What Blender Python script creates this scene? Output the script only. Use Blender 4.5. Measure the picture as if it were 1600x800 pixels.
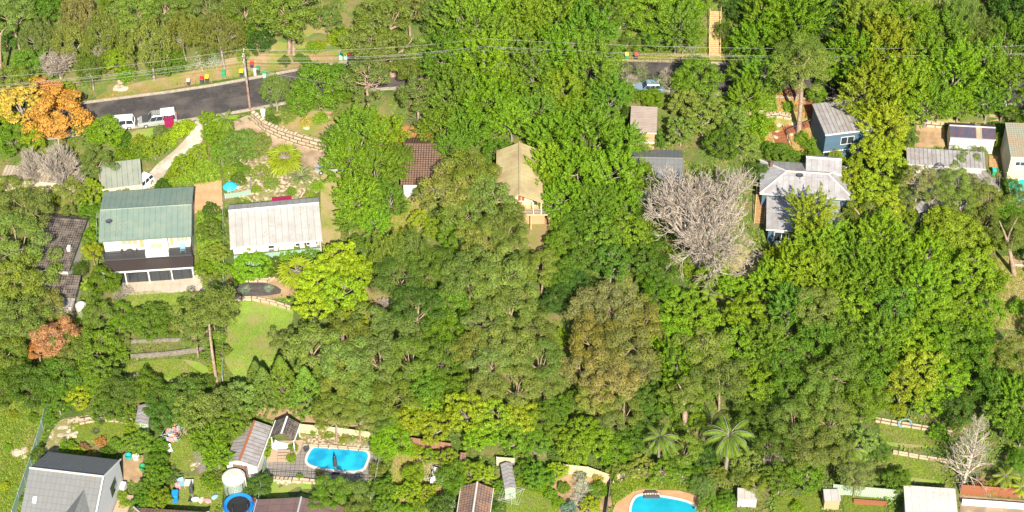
import bpy, bmesh, math, random
import numpy as np
from mathutils import Vector
for o in list(bpy.data.objects): bpy.data.objects.remove(o)
SC = bpy.context.scene; COL = SC.collection
PI = math.pi; RAD = math.radians
# ---------------------------------------------------------------- camera, sky, sun, exposure
FOC = 2900.0; PITCH = RAD(43); DIST = 258.0
CAM = Vector((0, -DIST*math.cos(PITCH), DIST*math.sin(PITCH)))
FWD = Vector((0, math.cos(PITCH), -math.sin(PITCH))); UPV = Vector((0, math.sin(PITCH), math.cos(PITCH)))
cd = bpy.data.cameras.new('camera'); cam = bpy.data.objects.new('camera', cd); COL.objects.link(cam)
cam.location = CAM; cam.rotation_euler = (PI/2-PITCH, 0, 0)
cd.sensor_width = 36; cd.lens = 36*FOC/1600; cd.clip_start = 1; cd.clip_end = 6000
SC.camera = cam
SUN_EL, SUN_AZ = 40, 171            # azimuth the light comes FROM, clockwise from +Y
w = bpy.data.worlds.new('World'); SC.world = w; w.use_nodes = True
nt = w.node_tree; bg = nt.nodes['Background']; sky = nt.nodes.new('ShaderNodeTexSky')
sky.sky_type = 'NISHITA'; sky.sun_disc = False; sky.sun_elevation = RAD(SUN_EL); sky.sun_rotation = RAD(SUN_AZ)
nt.links.new(sky.outputs[0], bg.inputs[0]); bg.inputs[1].default_value = 0.09
sd = bpy.data.lights.new('sun', 'SUN'); so = bpy.data.objects.new('sun', sd); COL.objects.link(so)
sd.energy = 5.0; sd.angle = RAD(0.5); sd.color = (1.0, 0.91, 0.76)
frm = Vector((math.sin(RAD(SUN_AZ))*math.cos(RAD(SUN_EL)), math.cos(RAD(SUN_AZ))*math.cos(RAD(SUN_EL)), math.sin(RAD(SUN_EL))))
so.rotation_euler = frm.to_track_quat('Z', 'Y').to_euler()
vs = SC.view_settings; vs.view_transform = 'Standard'; vs.look = 'None'; vs.gamma = 1; vs.exposure = 1.03
vs.use_curve_mapping = False
# ---------------------------------------------------------------- terrain and pixel helpers
ky = [-2500, -400, -120, -60, -42, -30, 0, 20, 30, 36, 50, 70, 120, 400, 1500, 2500]
kz = [-14, -10, -8, -6, -5, -3.6, 0, 2.8, 4.3, 5.6, 9.5, 14, 24, 60, 80, 80]
ty = np.arange(-200, 200, 0.5); tz = np.interp(ty, ky, kz)
ker = np.hanning(25); ker /= ker.sum(); tz = np.convolve(np.pad(tz, 12, mode='edge'), ker, mode='valid')
FLATS = []      # (x, y, r_in, r_out, z)
ROADPTS = None
def base_z(x, y):
    x = np.asarray(x, float); y = np.asarray(y, float)
    z = np.where(np.abs(y) < 195, np.interp(y, ty, tz), np.interp(y, ky, kz))
    return z + 0.45*np.sin(x/17+1)*np.cos(y/13) + 0.25*np.sin(x/7.3)*np.sin(y/9.1+2)
def sstep(a, b, v):
    t = np.clip((v-a)/(b-a), 0, 1); return t*t*(3-2*t)
def T(x, y):
    z = base_z(x, y)
    if ROADPTS is not None:
        x = np.asarray(x, float); y = np.asarray(y, float)
        best = np.full(np.shape(z), 1e9); bz = np.zeros(np.shape(z))
        for i in range(len(ROADPTS)-1):
            a, b = ROADPTS[i], ROADPTS[i+1]; d = b[:2]-a[:2]; L2 = d@d
            t = np.clip(((x-a[0])*d[0]+(y-a[1])*d[1])/L2, 0, 1)
            dd = np.hypot(x-a[0]-t*d[0], y-a[1]-t*d[1]); zz = a[2]+t*(b[2]-a[2])
            m = dd < best; best = np.where(m, dd, best); bz = np.where(m, zz, bz)
        wgt = 1-sstep(4.6, 9.0, best); z = z*(1-wgt)+bz*wgt
    for fx, fy, r0, r1, fz in FLATS:
        wgt = 1-sstep(r0, r1, np.hypot(np.asarray(x)-fx, np.asarray(y)-fy)); z = z*(1-wgt)+fz*wgt
    return z
def Tf(x, y): return float(T(x, y))
def ray(px, py): return (FWD + Vector((1, 0, 0))*((px-800)/FOC) + UPV*((400-py)/FOC))
def PZ(px, py, z):
    d = ray(px, py); return CAM + d*((z-CAM.z)/d.z)
def G(px, py, h=0.0):
    d = ray(px, py); a, b = 120.0, 460.0
    for _ in range(26):
        m = (a+b)/2; p = CAM+d*m
        if p.z < Tf(p.x, p.y)+h: b = m
        else: a = m
    p = CAM+d*((a+b)/2); return Vector((p.x, p.y, Tf(p.x, p.y)))
def proj(p):
    v = Vector(p)-CAM; d = v.dot(FWD); return 800+FOC*v.x/d, 400-FOC*v.dot(UPV)/d, FOC/d
def flat(px, py, r0, r1, dz=0):
    g = G(px, py); FLATS.append((g.x, g.y, r0, r1, g.z+dz)); return g
def inpoly(x, y, poly):
    x = np.asarray(x); y = np.asarray(y); c = np.zeros(x.shape, bool); n = len(poly)
    for i in range(n):
        x0, y0 = poly[i][0], poly[i][1]; x1, y1 = poly[(i+1) % n][0], poly[(i+1) % n][1]
        if y0 == y1: continue
        c ^= ((y0 > y) != (y1 > y)) & (x < (x1-x0)*(y-y0)/(y1-y0)+x0)
    return c
road_px = [(-60, 205), (60, 195), (150, 182), (300, 163), (400, 146), (480, 130), (560, 118), (640, 112), (800, 114), (970, 119), (1060, 119), (1150, 124), (1300, 132), (1500, 137), (1700, 145)]
rp = []
for p in road_px:
    g = G(*p); rp.append((g.x, g.y, g.z))
rp = np.array(rp); rp[:, 2] = np.convolve(np.pad(rp[:, 2], 1, mode='edge'), [.25, .5, .25], mode='valid')
# smooth polyline
def chaikin(P, closed=False, it=2):
    P = [np.array(p, float) for p in P]
    for _ in range(it):
        Q = []; n = len(P); rng_ = range(n) if closed else range(n-1)
        if not closed: Q.append(P[0])
        for i in rng_:
            a, b = P[i], P[(i+1) % n]; Q += [a*.75+b*.25, a*.25+b*.75]
        if not closed: Q.append(P[-1])
        P = Q
    return P
ROADPTS = np.array(chaikin(rp, it=1))
ext0 = ROADPTS[0]-(ROADPTS[1]-ROADPTS[0])*30; ext1 = ROADPTS[-1]+(ROADPTS[-1]-ROADPTS[-2])*30
ext0[2] = ROADPTS[0][2]; ext1[2] = ROADPTS[-1][2]
ROADPTS = np.vstack([ext0, ROADPTS, ext1])
for f in [(527, 716, 6.5, 9), (1037, 795, 7, 10), (480, 730, 3, 6), (835, 790, 4, 7), (230, 438, 4, 8), (400, 530, 3, 8), (372, 770, 3, 5)]: flat(*f)
HN = 441; _hx = np.arange(HN)*.5-110; _X, _Y = np.meshgrid(_hx, _hx); HG = T(_X, _Y); T_exact = T
def T(x, y):
    x = np.asarray(x, float); y = np.asarray(y, float); ins = (np.abs(x) < 109) & (np.abs(y) < 109)
    u = np.clip((x+110)*2, 0, HN-2); v = np.clip((y+110)*2, 0, HN-2); i = u.astype(int); j = v.astype(int); f = u-i; g = v-j
    z = (HG[j, i]*(1-f)+HG[j, i+1]*f)*(1-g)+(HG[j+1, i]*(1-f)+HG[j+1, i+1]*f)*g
    return z if np.all(ins) else np.where(ins, z, T_exact(x, y))
HL = HG.tolist()
def Tf(x, y):
    if abs(x) < 109 and abs(y) < 109:
        u = (x+110)*2; v = (y+110)*2; i = int(u); j = int(v); f = u-i; g = v-j; a = HL[j]; b = HL[j+1]
        return (a[i]*(1-f)+a[i+1]*f)*(1-g)+(b[i]*(1-f)+b[i+1]*f)*g
    return float(T_exact(x, y))
def in1(x, y, poly):
    c = False; x1, y1 = poly[-1][0], poly[-1][1]
    for p in poly:
        x0, y0 = x1, y1; x1, y1 = p[0], p[1]
        if (y0 > y) != (y1 > y) and x < (x1-x0)*(y-y0)/(y1-y0)+x0: c = not c
    return c
# ---------------------------------------------------------------- materials
MATS = {}
def newmat(name):
    m = bpy.data.materials.new(name); m.use_nodes = True; n = m.node_tree
    return m, n, n.nodes['Principled BSDF']
def NM(name, c1, c2=None, scale=1.0, rough=0.8, bump=0.0, detail=5, metal=0, spec=0.3, bscale=None, lo=.35, hi=.65, c3=None, s3=.12):
    """two-tone noise material in world position; c3 = a third, large patch colour"""
    if name in MATS: return MATS[name]
    m, n, b = newmat(name); N = n.nodes.new; Lk = n.links.new
    b.inputs['Roughness'].default_value = rough; b.inputs['Metallic'].default_value = metal
    b.inputs['Specular IOR Level'].default_value = spec
    if c2 is None: b.inputs['Base Color'].default_value = (*c1, 1)
    else:
        tc = N('ShaderNodeNewGeometry'); no = N('ShaderNodeTexNoise'); no.inputs['Scale'].default_value = scale; no.inputs['Detail'].default_value = detail
        rm = N('ShaderNodeMapRange'); rm.inputs[1].default_value = lo; rm.inputs[2].default_value = hi
        mx = N('ShaderNodeMix'); mx.data_type = 'RGBA'; mx.inputs[6].default_value = (*c1, 1); mx.inputs[7].default_value = (*c2, 1)
        Lk(tc.outputs['Position'], no.inputs['Vector']); Lk(no.outputs[0], rm.inputs[0]); Lk(rm.outputs[0], mx.inputs[0]); out = mx.outputs[2]
        if c3:
            n3 = N('ShaderNodeTexNoise'); n3.inputs['Scale'].default_value = s3; n3.inputs['Detail'].default_value = 4; Lk(tc.outputs['Position'], n3.inputs['Vector'])
            r3 = N('ShaderNodeMapRange'); r3.inputs[1].default_value = .45; r3.inputs[2].default_value = .62; Lk(n3.outputs[0], r3.inputs[0])
            m3 = N('ShaderNodeMix'); m3.data_type = 'RGBA'; m3.inputs[7].default_value = (*c3, 1); Lk(out, m3.inputs[6]); Lk(r3.outputs[0], m3.inputs[0]); out = m3.outputs[2]
        Lk(out, b.inputs['Base Color'])
        if bump:
            bp = N('ShaderNodeBump'); bp.inputs['Strength'].default_value = bump; bp.inputs['Distance'].default_value = .12
            nb = N('ShaderNodeTexNoise'); nb.inputs['Scale'].default_value = bscale or scale*3; nb.inputs['Detail'].default_value = 4
            Lk(tc.outputs['Position'], nb.inputs['Vector']); Lk(nb.outputs[0], bp.inputs['Height']); Lk(bp.outputs[0], b.inputs['Normal'])
    MATS[name] = m; return m
def UVM(name, c1, c2, mortar, bw, bh, ms=.02, off=.5, rough=.7, bump=.5, metal=0, stain=None, sscale=.5, samt=.6, squash=1):
    """brick-grid material on metre UVs: roof sheets, tiles, pavers, stone blocks, palings"""
    if name in MATS: return MATS[name]
    m, n, b = newmat(name); N = n.nodes.new; Lk = n.links.new
    b.inputs['Roughness'].default_value = rough; b.inputs['Metallic'].default_value = metal; b.inputs['Specular IOR Level'].default_value = .35
    uv = N('ShaderNodeUVMap'); br = N('ShaderNodeTexBrick'); br.offset = off; br.squash = squash
    br.inputs['Scale'].default_value = 1; br.inputs['Brick Width'].default_value = bw; br.inputs['Row Height'].default_value = bh
    br.inputs['Mortar Size'].default_value = ms; br.inputs['Color1'].default_value = (*c1, 1); br.inputs['Color2'].default_value = (*c2, 1); br.inputs['Mortar'].default_value = (*mortar, 1)
    br.inputs['Mortar Smooth'].default_value = .3; br.inputs['Bias'].default_value = 0
    Lk(uv.outputs[0], br.inputs[0]); out = br.outputs[0]
    ge = N('ShaderNodeNewGeometry'); no = N('ShaderNodeTexNoise'); no.inputs['Scale'].default_value = sscale; no.inputs['Detail'].default_value = 8; no.inputs['Roughness'].default_value = .65
    Lk(ge.outputs['Position'], no.inputs['Vector'])
    if stain:
        rm = N('ShaderNodeMapRange'); rm.inputs[1].default_value = .42; rm.inputs[2].default_value = .68; rm.inputs[4].default_value = samt
        mx = N('ShaderNodeMix'); mx.data_type = 'RGBA'; mx.inputs[7].default_value = (*stain, 1)
        Lk(no.outputs[0], rm.inputs[0]); Lk(rm.outputs[0], mx.inputs[0]); Lk(out, mx.inputs[6]); out = mx.outputs[2]
    Lk(out, b.inputs['Base Color'])
    bp = N('ShaderNodeBump'); bp.inputs['Strength'].default_value = bump; bp.inputs['Distance'].default_value = .05; bp.invert = True
    Lk(br.outputs['Fac'], bp.inputs['Height']); Lk(bp.outputs[0], b.inputs['Normal'])
    MATS[name] = m; return m
def leafmat(name, trans=.35, var=.35, warm=(1.10, 1.05, .7)):
    """foliage: hue from the object's colour, varied leaf by leaf and clump by clump"""
    m, n, b = newmat(name); N = n.nodes.new; Lk = n.links.new
    oi = N('ShaderNodeObjectInfo'); ge = N('ShaderNodeNewGeometry'); tc = N('ShaderNodeTexCoord')
    no = N('ShaderNodeTexNoise'); no.inputs['Scale'].default_value = .9; no.inputs['Detail'].default_value = 3; Lk(tc.outputs['Object'], no.inputs['Vector'])
    vr = N('ShaderNodeMapRange'); vr.inputs[3].default_value = 1-var; vr.inputs[4].default_value = 1+var*.9; Lk(ge.outputs['Random Per Island'], vr.inputs[0])
    s1 = N('ShaderNodeVectorMath'); s1.operation = 'SCALE'; Lk(oi.outputs['Color'], s1.inputs[0]); Lk(vr.outputs[0], s1.inputs['Scale'])
    wm = N('ShaderNodeVectorMath'); wm.operation = 'MULTIPLY'; wm.inputs[1].default_value = warm; Lk(s1.outputs[0], wm.inputs[0])
    nr = N('ShaderNodeMapRange'); nr.inputs[1].default_value = .42; nr.inputs[2].default_value = .66; Lk(no.outputs[0], nr.inputs[0])
    mx = N('ShaderNodeMix'); mx.data_type = 'RGBA'; Lk(nr.outputs[0], mx.inputs[0]); Lk(s1.outputs[0], mx.inputs[6]); Lk(wm.outputs[0], mx.inputs[7])
    b.inputs['Roughness'].default_value = .55; b.inputs['Specular IOR Level'].default_value = .25
    Lk(mx.outputs[2], b.inputs['Base Color'])
    tr = N('ShaderNodeBsdfTranslucent'); Lk(mx.outputs[2], tr.inputs[0]); ms = N('ShaderNodeMixShader'); ms.inputs[0].default_value = trans
    Lk(b.outputs[0], ms.inputs[1]); Lk(tr.outputs[0], ms.inputs[2]); Lk(ms.outputs[0], n.nodes['Material Output'].inputs[0])
    MATS[name] = m; return m
leafmat('leaf'); leafmat('palm_leaf', .3, .2); leafmat('dry_leaf', .25, .3, (1.2, 1.0, .8))
def C(name, c, rough=.6, metal=0, spec=.4): return NM(name, c, rough=rough, metal=metal, spec=spec)
C('white', (.66, .66, .64)); C('offwhite', (.5, .48, .43)); C('cream', (.58, .5, .33)); C('black', (.02, .02, .022)); C('dark_grey', (.06, .06, .065))
C('rubber', (.015, .015, .015), .9); C('glass', (.03, .04, .05), .08, 0, .8); C('chrome', (.6, .6, .6), .3, 1); C('grey_metal', (.35, .36, .37), .45)
C('blue_paint', (.06, .14, .22)); C('red_plastic', (.55, .04, .03)); C('yellow_plastic', (.85, .6, .02)); C('green_plastic', (.04, .28, .12)); C('teal_plastic', (.02, .38, .36))
C('maroon', (.25, .01, .06)); C('blue_pad', (.01, .22, .65)); C('car_white', (.8, .8, .8), .25, 0, .6); C('car_silver', (.42, .43, .42), .3, .3, .6); C('car_blue', (.22, .33, .42), .25, .2, .6); C('car_dark', (.03, .035, .04), .25, 0, .6)
C('wire', (.3, .3, .29)); C('tan_blind', (.45, .33, .18)); C('terracotta', (.27, .10, .05)); C('pink_cloth', (.6, .25, .25)); C('light_blue', (.2, .35, .45)); C('dark_cloth', (.05, .05, .09)); C('orange_cloth', (.7, .2, .08)); C('mint', (.35, .65, .55))
NM('wood', (.42, .26, .12), (.3, .18, .09), 3, .8, .2); NM('pale_wood', (.62, .45, .22), (.5, .35, .17), 3, .8, .2); NM('redwood', (.28, .10, .05), (.2, .07, .04), 3, .8)
NM('grey_wood', (.25, .22, .19), (.16, .14, .12), 3, .85); NM('pole_wood', (.32, .22, .17), (.2, .13, .1), 2, .85)
NM('bark_pale', (.40, .29, .21), (.24, .17, .13), 2.5, .85, .4); NM('bark_dark', (.13, .10, .08), (.22, .17, .13), 3, .9, .4); NM('bark_grey', (.34, .29, .25), (.2, .17, .15), 3, .9, .4)
NM('twig', (.52, .45, .38), (.30, .25, .2), 2, .85); NM('twig_grey', (.46, .41, .34), (.34, .29, .24), 2, .85)
NM('rock', (.52, .44, .32), (.3, .24, .18), 1.5, .85, .6); NM('bare_earth', (.36, .25, .14), (.24, .16, .09), .8, .95, .3)
NM('ground', (.09, .13, .03), (.17, .14, .06), .6, .95, .6, c3=(.06, .10, .02), lo=.42, hi=.6)
NM('lawn', (.15, .24, .03), (.21, .28, .045), .9, .9, .35, bscale=9, c3=(.24, .22, .09), s3=.5)
NM('lawn_bright', (.15, .25, .03), (.20, .29, .045), .9, .9, .5, bscale=9, c3=(.24, .23, .08), s3=.35)
NM('field_grass', (.17, .21, .035), (.10, .16, .03), .9, .9, .6, bscale=5, c3=(.22, .19, .08), s3=.2)
NM('dry_grass', (.30, .26, .10), (.17, .2, .045), .9, .95, .4, c3=(.30, .24, .12), s3=.4)
UVM('roof_oldcream', (.34, .29, .22), (.38, .33, .25), (.2, .16, .12), .5, 60, .06, 0, .7, .6, 0, (.2, .15, .11), .8, .7)
NM('red_earth', (.28, .18, .11), (.20, .17, .07), 1.2, .95, .4, c3=(.16, .18, .04), s3=.35)
NM('rubble', (.52, .42, .3), (.16, .12, .07), 2.6, .95, 1.0, c3=(.2, .2, .07), s3=.5, lo=.42, hi=.58)
NM('asphalt', (.066, .06, .06), (.046, .042, .044), 2.5, .9, .2, c3=(.10, .088, .08), s3=.35)
NM('concrete', (.46, .42, .36), (.36, .32, .27), 1.5, .85, .15, c3=(.3, .26, .2), s3=.4); NM('kerb', (.4, .35, .28), (.28, .24, .19), 2, .9)
NM('driveway', (.34, .26, .18), (.27, .2, .14), 1.2, .9, .1, c3=(.2, .15, .1), s3=.5)
NM('water', (.012, .24, .42), (.018, .40, .58), .45, .05, .35, spec=.5, bscale=3.2, lo=.4, hi=.6); NM('water_green', (.01, .27, .38), (.013, .36, .48), .4, .06, .2, spec=.5, bscale=2.2)
UVM('roof_green', (.145, .205, .17), (.16, .222, .185), (.11, .16, .135), .76, 60, .03, 0, .5, .6, 0, (.22, .26, .2), .45, .8)
UVM('roof_greygreen', (.22, .25, .2), (.25, .27, .22), (.14, .16, .13), .76, 60, .04, 0, .7, .6, 0, (.33, .34, .28), .5, .6)
UVM('roof_white', (.36, .355, .335), (.39, .385, .365), (.26, .255, .24), .9, 60, .04, 0, .55, .5, 0, (.25, .22, .18), .5, .5)
UVM('roof_zinc', (.29, .28, .28), (.34, .33, .33), (.16, .15, .15), .6, 60, .05, 0, .5, .8, .1, (.2, .16, .14), .9, .75)
UVM('roof_pale', (.29, .29, .30), (.33, .33, .34), (.19, .19, .2), .8, 3.2, .03, 0, .5, .4, 0, (.22, .19, .18), .7, .8)
UVM('roof_brownflat', (.30, .24, .2), (.34, .28, .24), (.2, .15, .13), 60, .35, .04, 0, .8, .6, 0, (.42, .34, .29), .6, .5)
UVM('roof_beige', (.42, .35, .18), (.44, .37, .2), (.35, .29, .14), .9, 60, .03, 0, .7, .3, 0, (.27, .19, .1), .35, .8)
UVM('roof_navy', (.06, .075, .13), (.08, .09, .15), (.12, .08, .07), .7, 60, .05, 0, .45, .6, .2, (.2, .08, .045), 1.5, .8)
UVM('roof_grey', (.145, .15, .15), (.16, .165, .165), (.1, .105, .105), .6, .8, .025, 0, .65, .3, 0, (.135, .14, .135), .5, .4)
UVM('tile_dark', (.085, .07, .065), (.12, .10, .09), (.02, .018, .017), .33, .42, .06, 0, .8, 1, 0, (.3, .25, .2), 1.2, .5)
UVM('tile_brown', (.17, .11, .08), (.22, .145, .10), (.05, .03, .025), .38, .4, .07, 0, .8, 1, 0, (.2, .1, .06), .8, .6)
UVM('tile_rust', (.16, .12, .10), (.21, .155, .125), (.08, .05, .045), .4, .38, .05, 0, .8, 1, 0, (.34, .17, .09), .9, .7)
UVM('tile_plum', (.11, .075, .075), (.14, .095, .09), (.05, .035, .035), 1.0, 1.7, .02, 0, .5, .6, 0, (.2, .12, .09), .6, .5)
UVM('roof_shade', (.3, .31, .2), (.33, .3, .22), (.2, .2, .15), .7, 60, .05, 0, .8, .5, 0, (.3, .17, .1), .5, .8)  # khaki-tan sheeting with brown stains, for the tan roof strip
UVM('roof_rgreen', (.24, .26, .2), (.27, .29, .22), (.17, .19, .15), .35, .4, .04, 0, .8, .7, 0, (.33, .2, .12), .45, .8)
UVM('weatherboard', (.62, .60, .54), (.64, .62, .56), (.45, .43, .4), 60, .2, .02, 0, .7, .4); UVM('boards_cream', (.62, .55, .38), (.64, .57, .4), (.4, .35, .24), .25, 60, .02, 0, .7, .4)
UVM('boards_blue', (.075, .135, .19), (.085, .15, .21), (.04, .08, .12), 60, .2, .02, 0, .6, .4); UVM('render_grey', (.5, .51, .52), (.52, .53, .54), (.4, .41, .42), 60, 1.2, .01, 0, .7, .1); UVM('brick_tan', (.52, .33, .17), (.46, .28, .14), (.4, .3, .2), .24, .09, .012, .5, .85, .3)
UVM('paving_grey', (.20, .18, .17), (.24, .22, .2), (.10, .09, .085), .55, .55, .045, 0, .7, .3, 0, (.3, .25, .2), .6, .4)
UVM('paving_brick', (.45, .24, .12), (.5, .28, .15), (.3, .16, .09), .24, .12, .015, .5, .85, .3, 0, (.55, .36, .2), .8, .6)
UVM('paving_slab', (.45, .38, .29), (.5, .42, .33), (.3, .25, .19), 1.2, 1.2, .03, 0, .85, .2, 0, (.34, .27, .2), .7, .6)
UVM('stone_blocks', (.52, .43, .3), (.38, .3, .2), (.1, .07, .045), 1.3, .55, .08, .5, .9, 1, 0, (.4, .3, .2), .9, .5)
UVM('paling_cream', (.54, .45, .27), (.58, .49, .3), (.38, .31, .18), .22, 60, .02, 0, .7, .5); UVM('metal_green', (.28, .42, .33), (.3, .44, .35), (.18, .28, .22), .22, 60, .03, 0, .5, .6)
UVM('metal_mint', (.34, .42, .32), (.37, .45, .35), (.24, .3, .22), .25, 60, .03, 0, .5, .6); UVM('paling_rust', (.3, .16, .1), (.36, .2, .13), (.12, .06, .04), .15, 60, .02, 0, .85, .5); UVM('deck_boards', (.5, .38, .27), (.43, .32, .22), (.2, .14, .1), 60, .16, .025, 0, .8, .5)
UVM('corrugated', (.30, .32, .36), (.4, .42, .46), (.12, .12, .14), .45, 60, .12, 0, .6, .8)
UVM('roof_palepink', (.50, .46, .43), (.53, .49, .46), (.4, .36, .33), .9, 60, .03, 0, .6, .5, 0, (.38, .33, .29), .5, .5)
M = MATS
# ---------------------------------------------------------------- object helpers
def tag(o, label=None, cat=None, group=None, kind=None):
    if label: o['label'] = label
    if cat: o['category'] = cat
    if group: o['group'] = group
    if kind: o['kind'] = kind
    return o
def thing(name, label, cat, loc=(0, 0, 0), rz=0, group=None):
    o = bpy.data.objects.new(name, None); COL.objects.link(o); o.location = loc; o.rotation_euler = (0, 0, rz); o.empty_display_size = .3
    return tag(o, label, cat, group)
class MB:
    def __init__(s): s.v = []; s.f = []; s.uv = []
    def quad(s, pts, uv=None):
        i = len(s.v); s.v += [tuple(p) for p in pts]; s.f.append(tuple(range(i, i+len(pts))))
        if uv is None:
            p = [Vector(q) for q in pts]; n = (p[1]-p[0]).cross(p[2]-p[0])
            if n.length < 1e-9: n = Vector((0, 0, 1))
            n.normalize(); h = Vector((n.y, -n.x, 0))
            u = h.normalized() if h.length > .05 else (p[1]-p[0]).normalized()
            v = n.cross(u); uv = [((q-p[0]).dot(u), (q-p[0]).dot(v)) for q in p]
        s.uv += uv; return s
    def box(s, x0, y0, z0, x1, y1, z1):
        P = [(x0, y0, z0), (x1, y0, z0), (x1, y1, z0), (x0, y1, z0), (x0, y0, z1), (x1, y0, z1), (x1, y1, z1), (x0, y1, z1)]
        for f in ((3, 2, 1, 0), (4, 5, 6, 7), (0, 1, 5, 4), (1, 2, 6, 5), (2, 3, 7, 6), (3, 0, 4, 7)): s.quad([P[k] for k in f])
        return s
    def hexa(s, b, t):
        """8-corner solid: bottom ring, top ring (ccw)"""
        n = len(b)
        s.quad(list(reversed(b))); s.quad(t)
        for i in range(n): j = (i+1) % n; s.quad([b[i], b[j], t[j], t[i]])
        return s
    def slab(s, pts, th):
        t = [Vector(p) for p in pts]; b = [p-Vector((0, 0, th)) for p in t]; return s.hexa(b, t)
    def tube(s, a, b, ra, rb=None, n=8, cap=True):
        a = Vector(a); b = Vector(b); rb = ra if rb is None else rb; d = (b-a).normalized()
        u = d.orthogonal().normalized(); v = d.cross(u)
        A = [a+(u*math.cos(k*2*PI/n)+v*math.sin(k*2*PI/n))*ra for k in range(n)]; B = [b+(u*math.cos(k*2*PI/n)+v*math.sin(k*2*PI/n))*rb for k in range(n)]
        for k in range(n): j = (k+1) % n; s.quad([A[k], A[j], B[j], B[k]])
        if cap: s.quad(list(reversed(A))); s.quad(B)
        return s
    def lathe(s, prof, n=24, c=(0, 0, 0), sx=1, sy=1):
        R = [[(c[0]+r*sx*math.cos(k*2*PI/n), c[1]+r*sy*math.sin(k*2*PI/n), c[2]+z) for k in range(n)] for r, z in prof]
        for a, b in zip(R, R[1:]):
            for k in range(n): j = (k+1) % n; s.quad([a[k], a[j], b[j], b[k]])
        return s
    def build(s, name, m, parent=None, bevel=0, smooth=False):
        me = bpy.data.meshes.new(name); me.from_pydata(s.v, [], s.f); uv = me.uv_layers.new(name='UVMap')
        uv.data.foreach_set('uv', np.array(s.uv, float).ravel())
        me.materials.append(M[m] if isinstance(m, str) else m)
        if smooth: me.shade_smooth()
        me.update(); o = bpy.data.objects.new(name, me); COL.objects.link(o)
        if parent: o.parent = parent
        if bevel:
            bm = bmesh.new(); bm.from_mesh(me); bmesh.ops.remove_doubles(bm, verts=bm.verts, dist=1e-4)
            bmesh.ops.bevel(bm, geom=list(bm.edges), offset=bevel, segments=1, affect='EDGES'); bm.to_mesh(me); bm.free()
        return o
def copy_tree(o, parent=None):
    c = o.copy(); COL.objects.link(c); c.parent = parent
    for ch in o.children: copy_tree(ch, c)
    return c
def rawmesh(name, V, F, m, nper):
    """fast mesh from arrays; F = faces of nper corners"""
    me = bpy.data.meshes.new(name); nv = len(V); nf = len(F)
    me.vertices.add(nv); me.vertices.foreach_set('co', np.asarray(V, np.float32).ravel())
    me.loops.add(nf*nper); me.loops.foreach_set('vertex_index', np.asarray(F, np.int32).ravel())
    me.polygons.add(nf); me.polygons.foreach_set('loop_start', np.arange(0, nf*nper, nper, dtype=np.int32))
    me.polygons.foreach_set('loop_total', np.full(nf, nper, np.int32)); me.update(calc_edges=True); me.validate()
    if m: me.materials.append(M[m] if isinstance(m, str) else m)
    return me
def segmesh(name, S, m, n=5):
    """tapered tubes from rows (ax,ay,az,bx,by,bz,ra,rb)"""
    S = np.array(S, float); A = S[:, :3]; B = S[:, 3:6]; d = B-A; d /= np.linalg.norm(d, axis=1)[:, None]+1e-9
    ref = np.where(np.abs(d[:, 2:3]) > .9, np.array([[1., 0, 0]]), np.array([[0, 0, 1.]])); u = np.cross(d, ref); u /= np.linalg.norm(u, axis=1)[:, None]+1e-9; v = np.cross(d, u)
    k = np.arange(n)*2*PI/n; ring = np.cos(k)[None, :, None]*u[:, None, :]+np.sin(k)[None, :, None]*v[:, None, :]
    VA = A[:, None, :]+ring*S[:, 6][:, None, None]; VB = B[:, None, :]+ring*S[:, 7][:, None, None]
    V = np.concatenate([VA, VB], 1).reshape(-1, 3); base = (np.arange(len(S))*2*n)[:, None, None]; i = np.arange(n); j = (i+1) % n
    F = base+np.stack([i, j, n+j, n+i], -1)[None]; return rawmesh(name, V, F.reshape(-1, 4), m, 4)
def leafquads(P, Nn, L, W, rng, tang=None):
    n = len(P); Nn = Nn/(np.linalg.norm(Nn, axis=1)[:, None]+1e-9); r = rng.normal(size=(n, 3)) if tang is None else tang+rng.normal(size=(n, 3))*.35
    t = np.cross(Nn, r) if tang is None else r-Nn*(r*Nn).sum(1)[:, None]
    t /= np.linalg.norm(t, axis=1)[:, None]+1e-9; b = np.cross(Nn, t); L = np.asarray(L).reshape(-1, 1)*np.ones((n, 1)); W = np.asarray(W).reshape(-1, 1)*np.ones((n, 1))
    return np.stack([P-t*L/2, P+b*W/2, P+t*L/2, P-b*W/2], 1).reshape(-1, 3)
def quadsF(n): return np.arange(n*4).reshape(-1, 4)
def link(name, me, parent=None, color=None):
    o = bpy.data.objects.new(name, me); COL.objects.link(o)
    if parent: o.parent = parent
    if color: o.color = (*color, 1)
    return o
# ---------------------------------------------------------------- ground sheets
def axis(lo, hi, st, far):
    a = list(np.arange(lo, hi+.01, st)); s = st
    x = hi
    while x < far: s *= 1.5; x += s; a.append(x)
    x = lo; s = st; L = []
    while x > -far: s *= 1.5; x -= s; L.append(x)
    return np.array(L[::-1]+a)
gx = axis(-100, 100, 1.0, 2400); gy = axis(-75, 85, 1.0, 2400)
XX, YY = np.meshgrid(gx, gy); ZZ = T(XX, YY); nx = len(gx); ny = len(gy)
idx = np.arange(nx*ny).reshape(ny, nx)
gme = rawmesh('ground', np.stack([XX, YY, ZZ], -1).reshape(-1, 3), np.stack([idx[:-1, :-1], idx[:-1, 1:], idx[1:, 1:], idx[1:, :-1]], -1).reshape(-1, 4), 'ground', 4); gme.shade_smooth()
tag(link('ground', gme), kind='structure')
CLEAR = []      # world polygons kept free of undergrowth
def wpoly(px): return [G(*p) for p in px]
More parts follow.
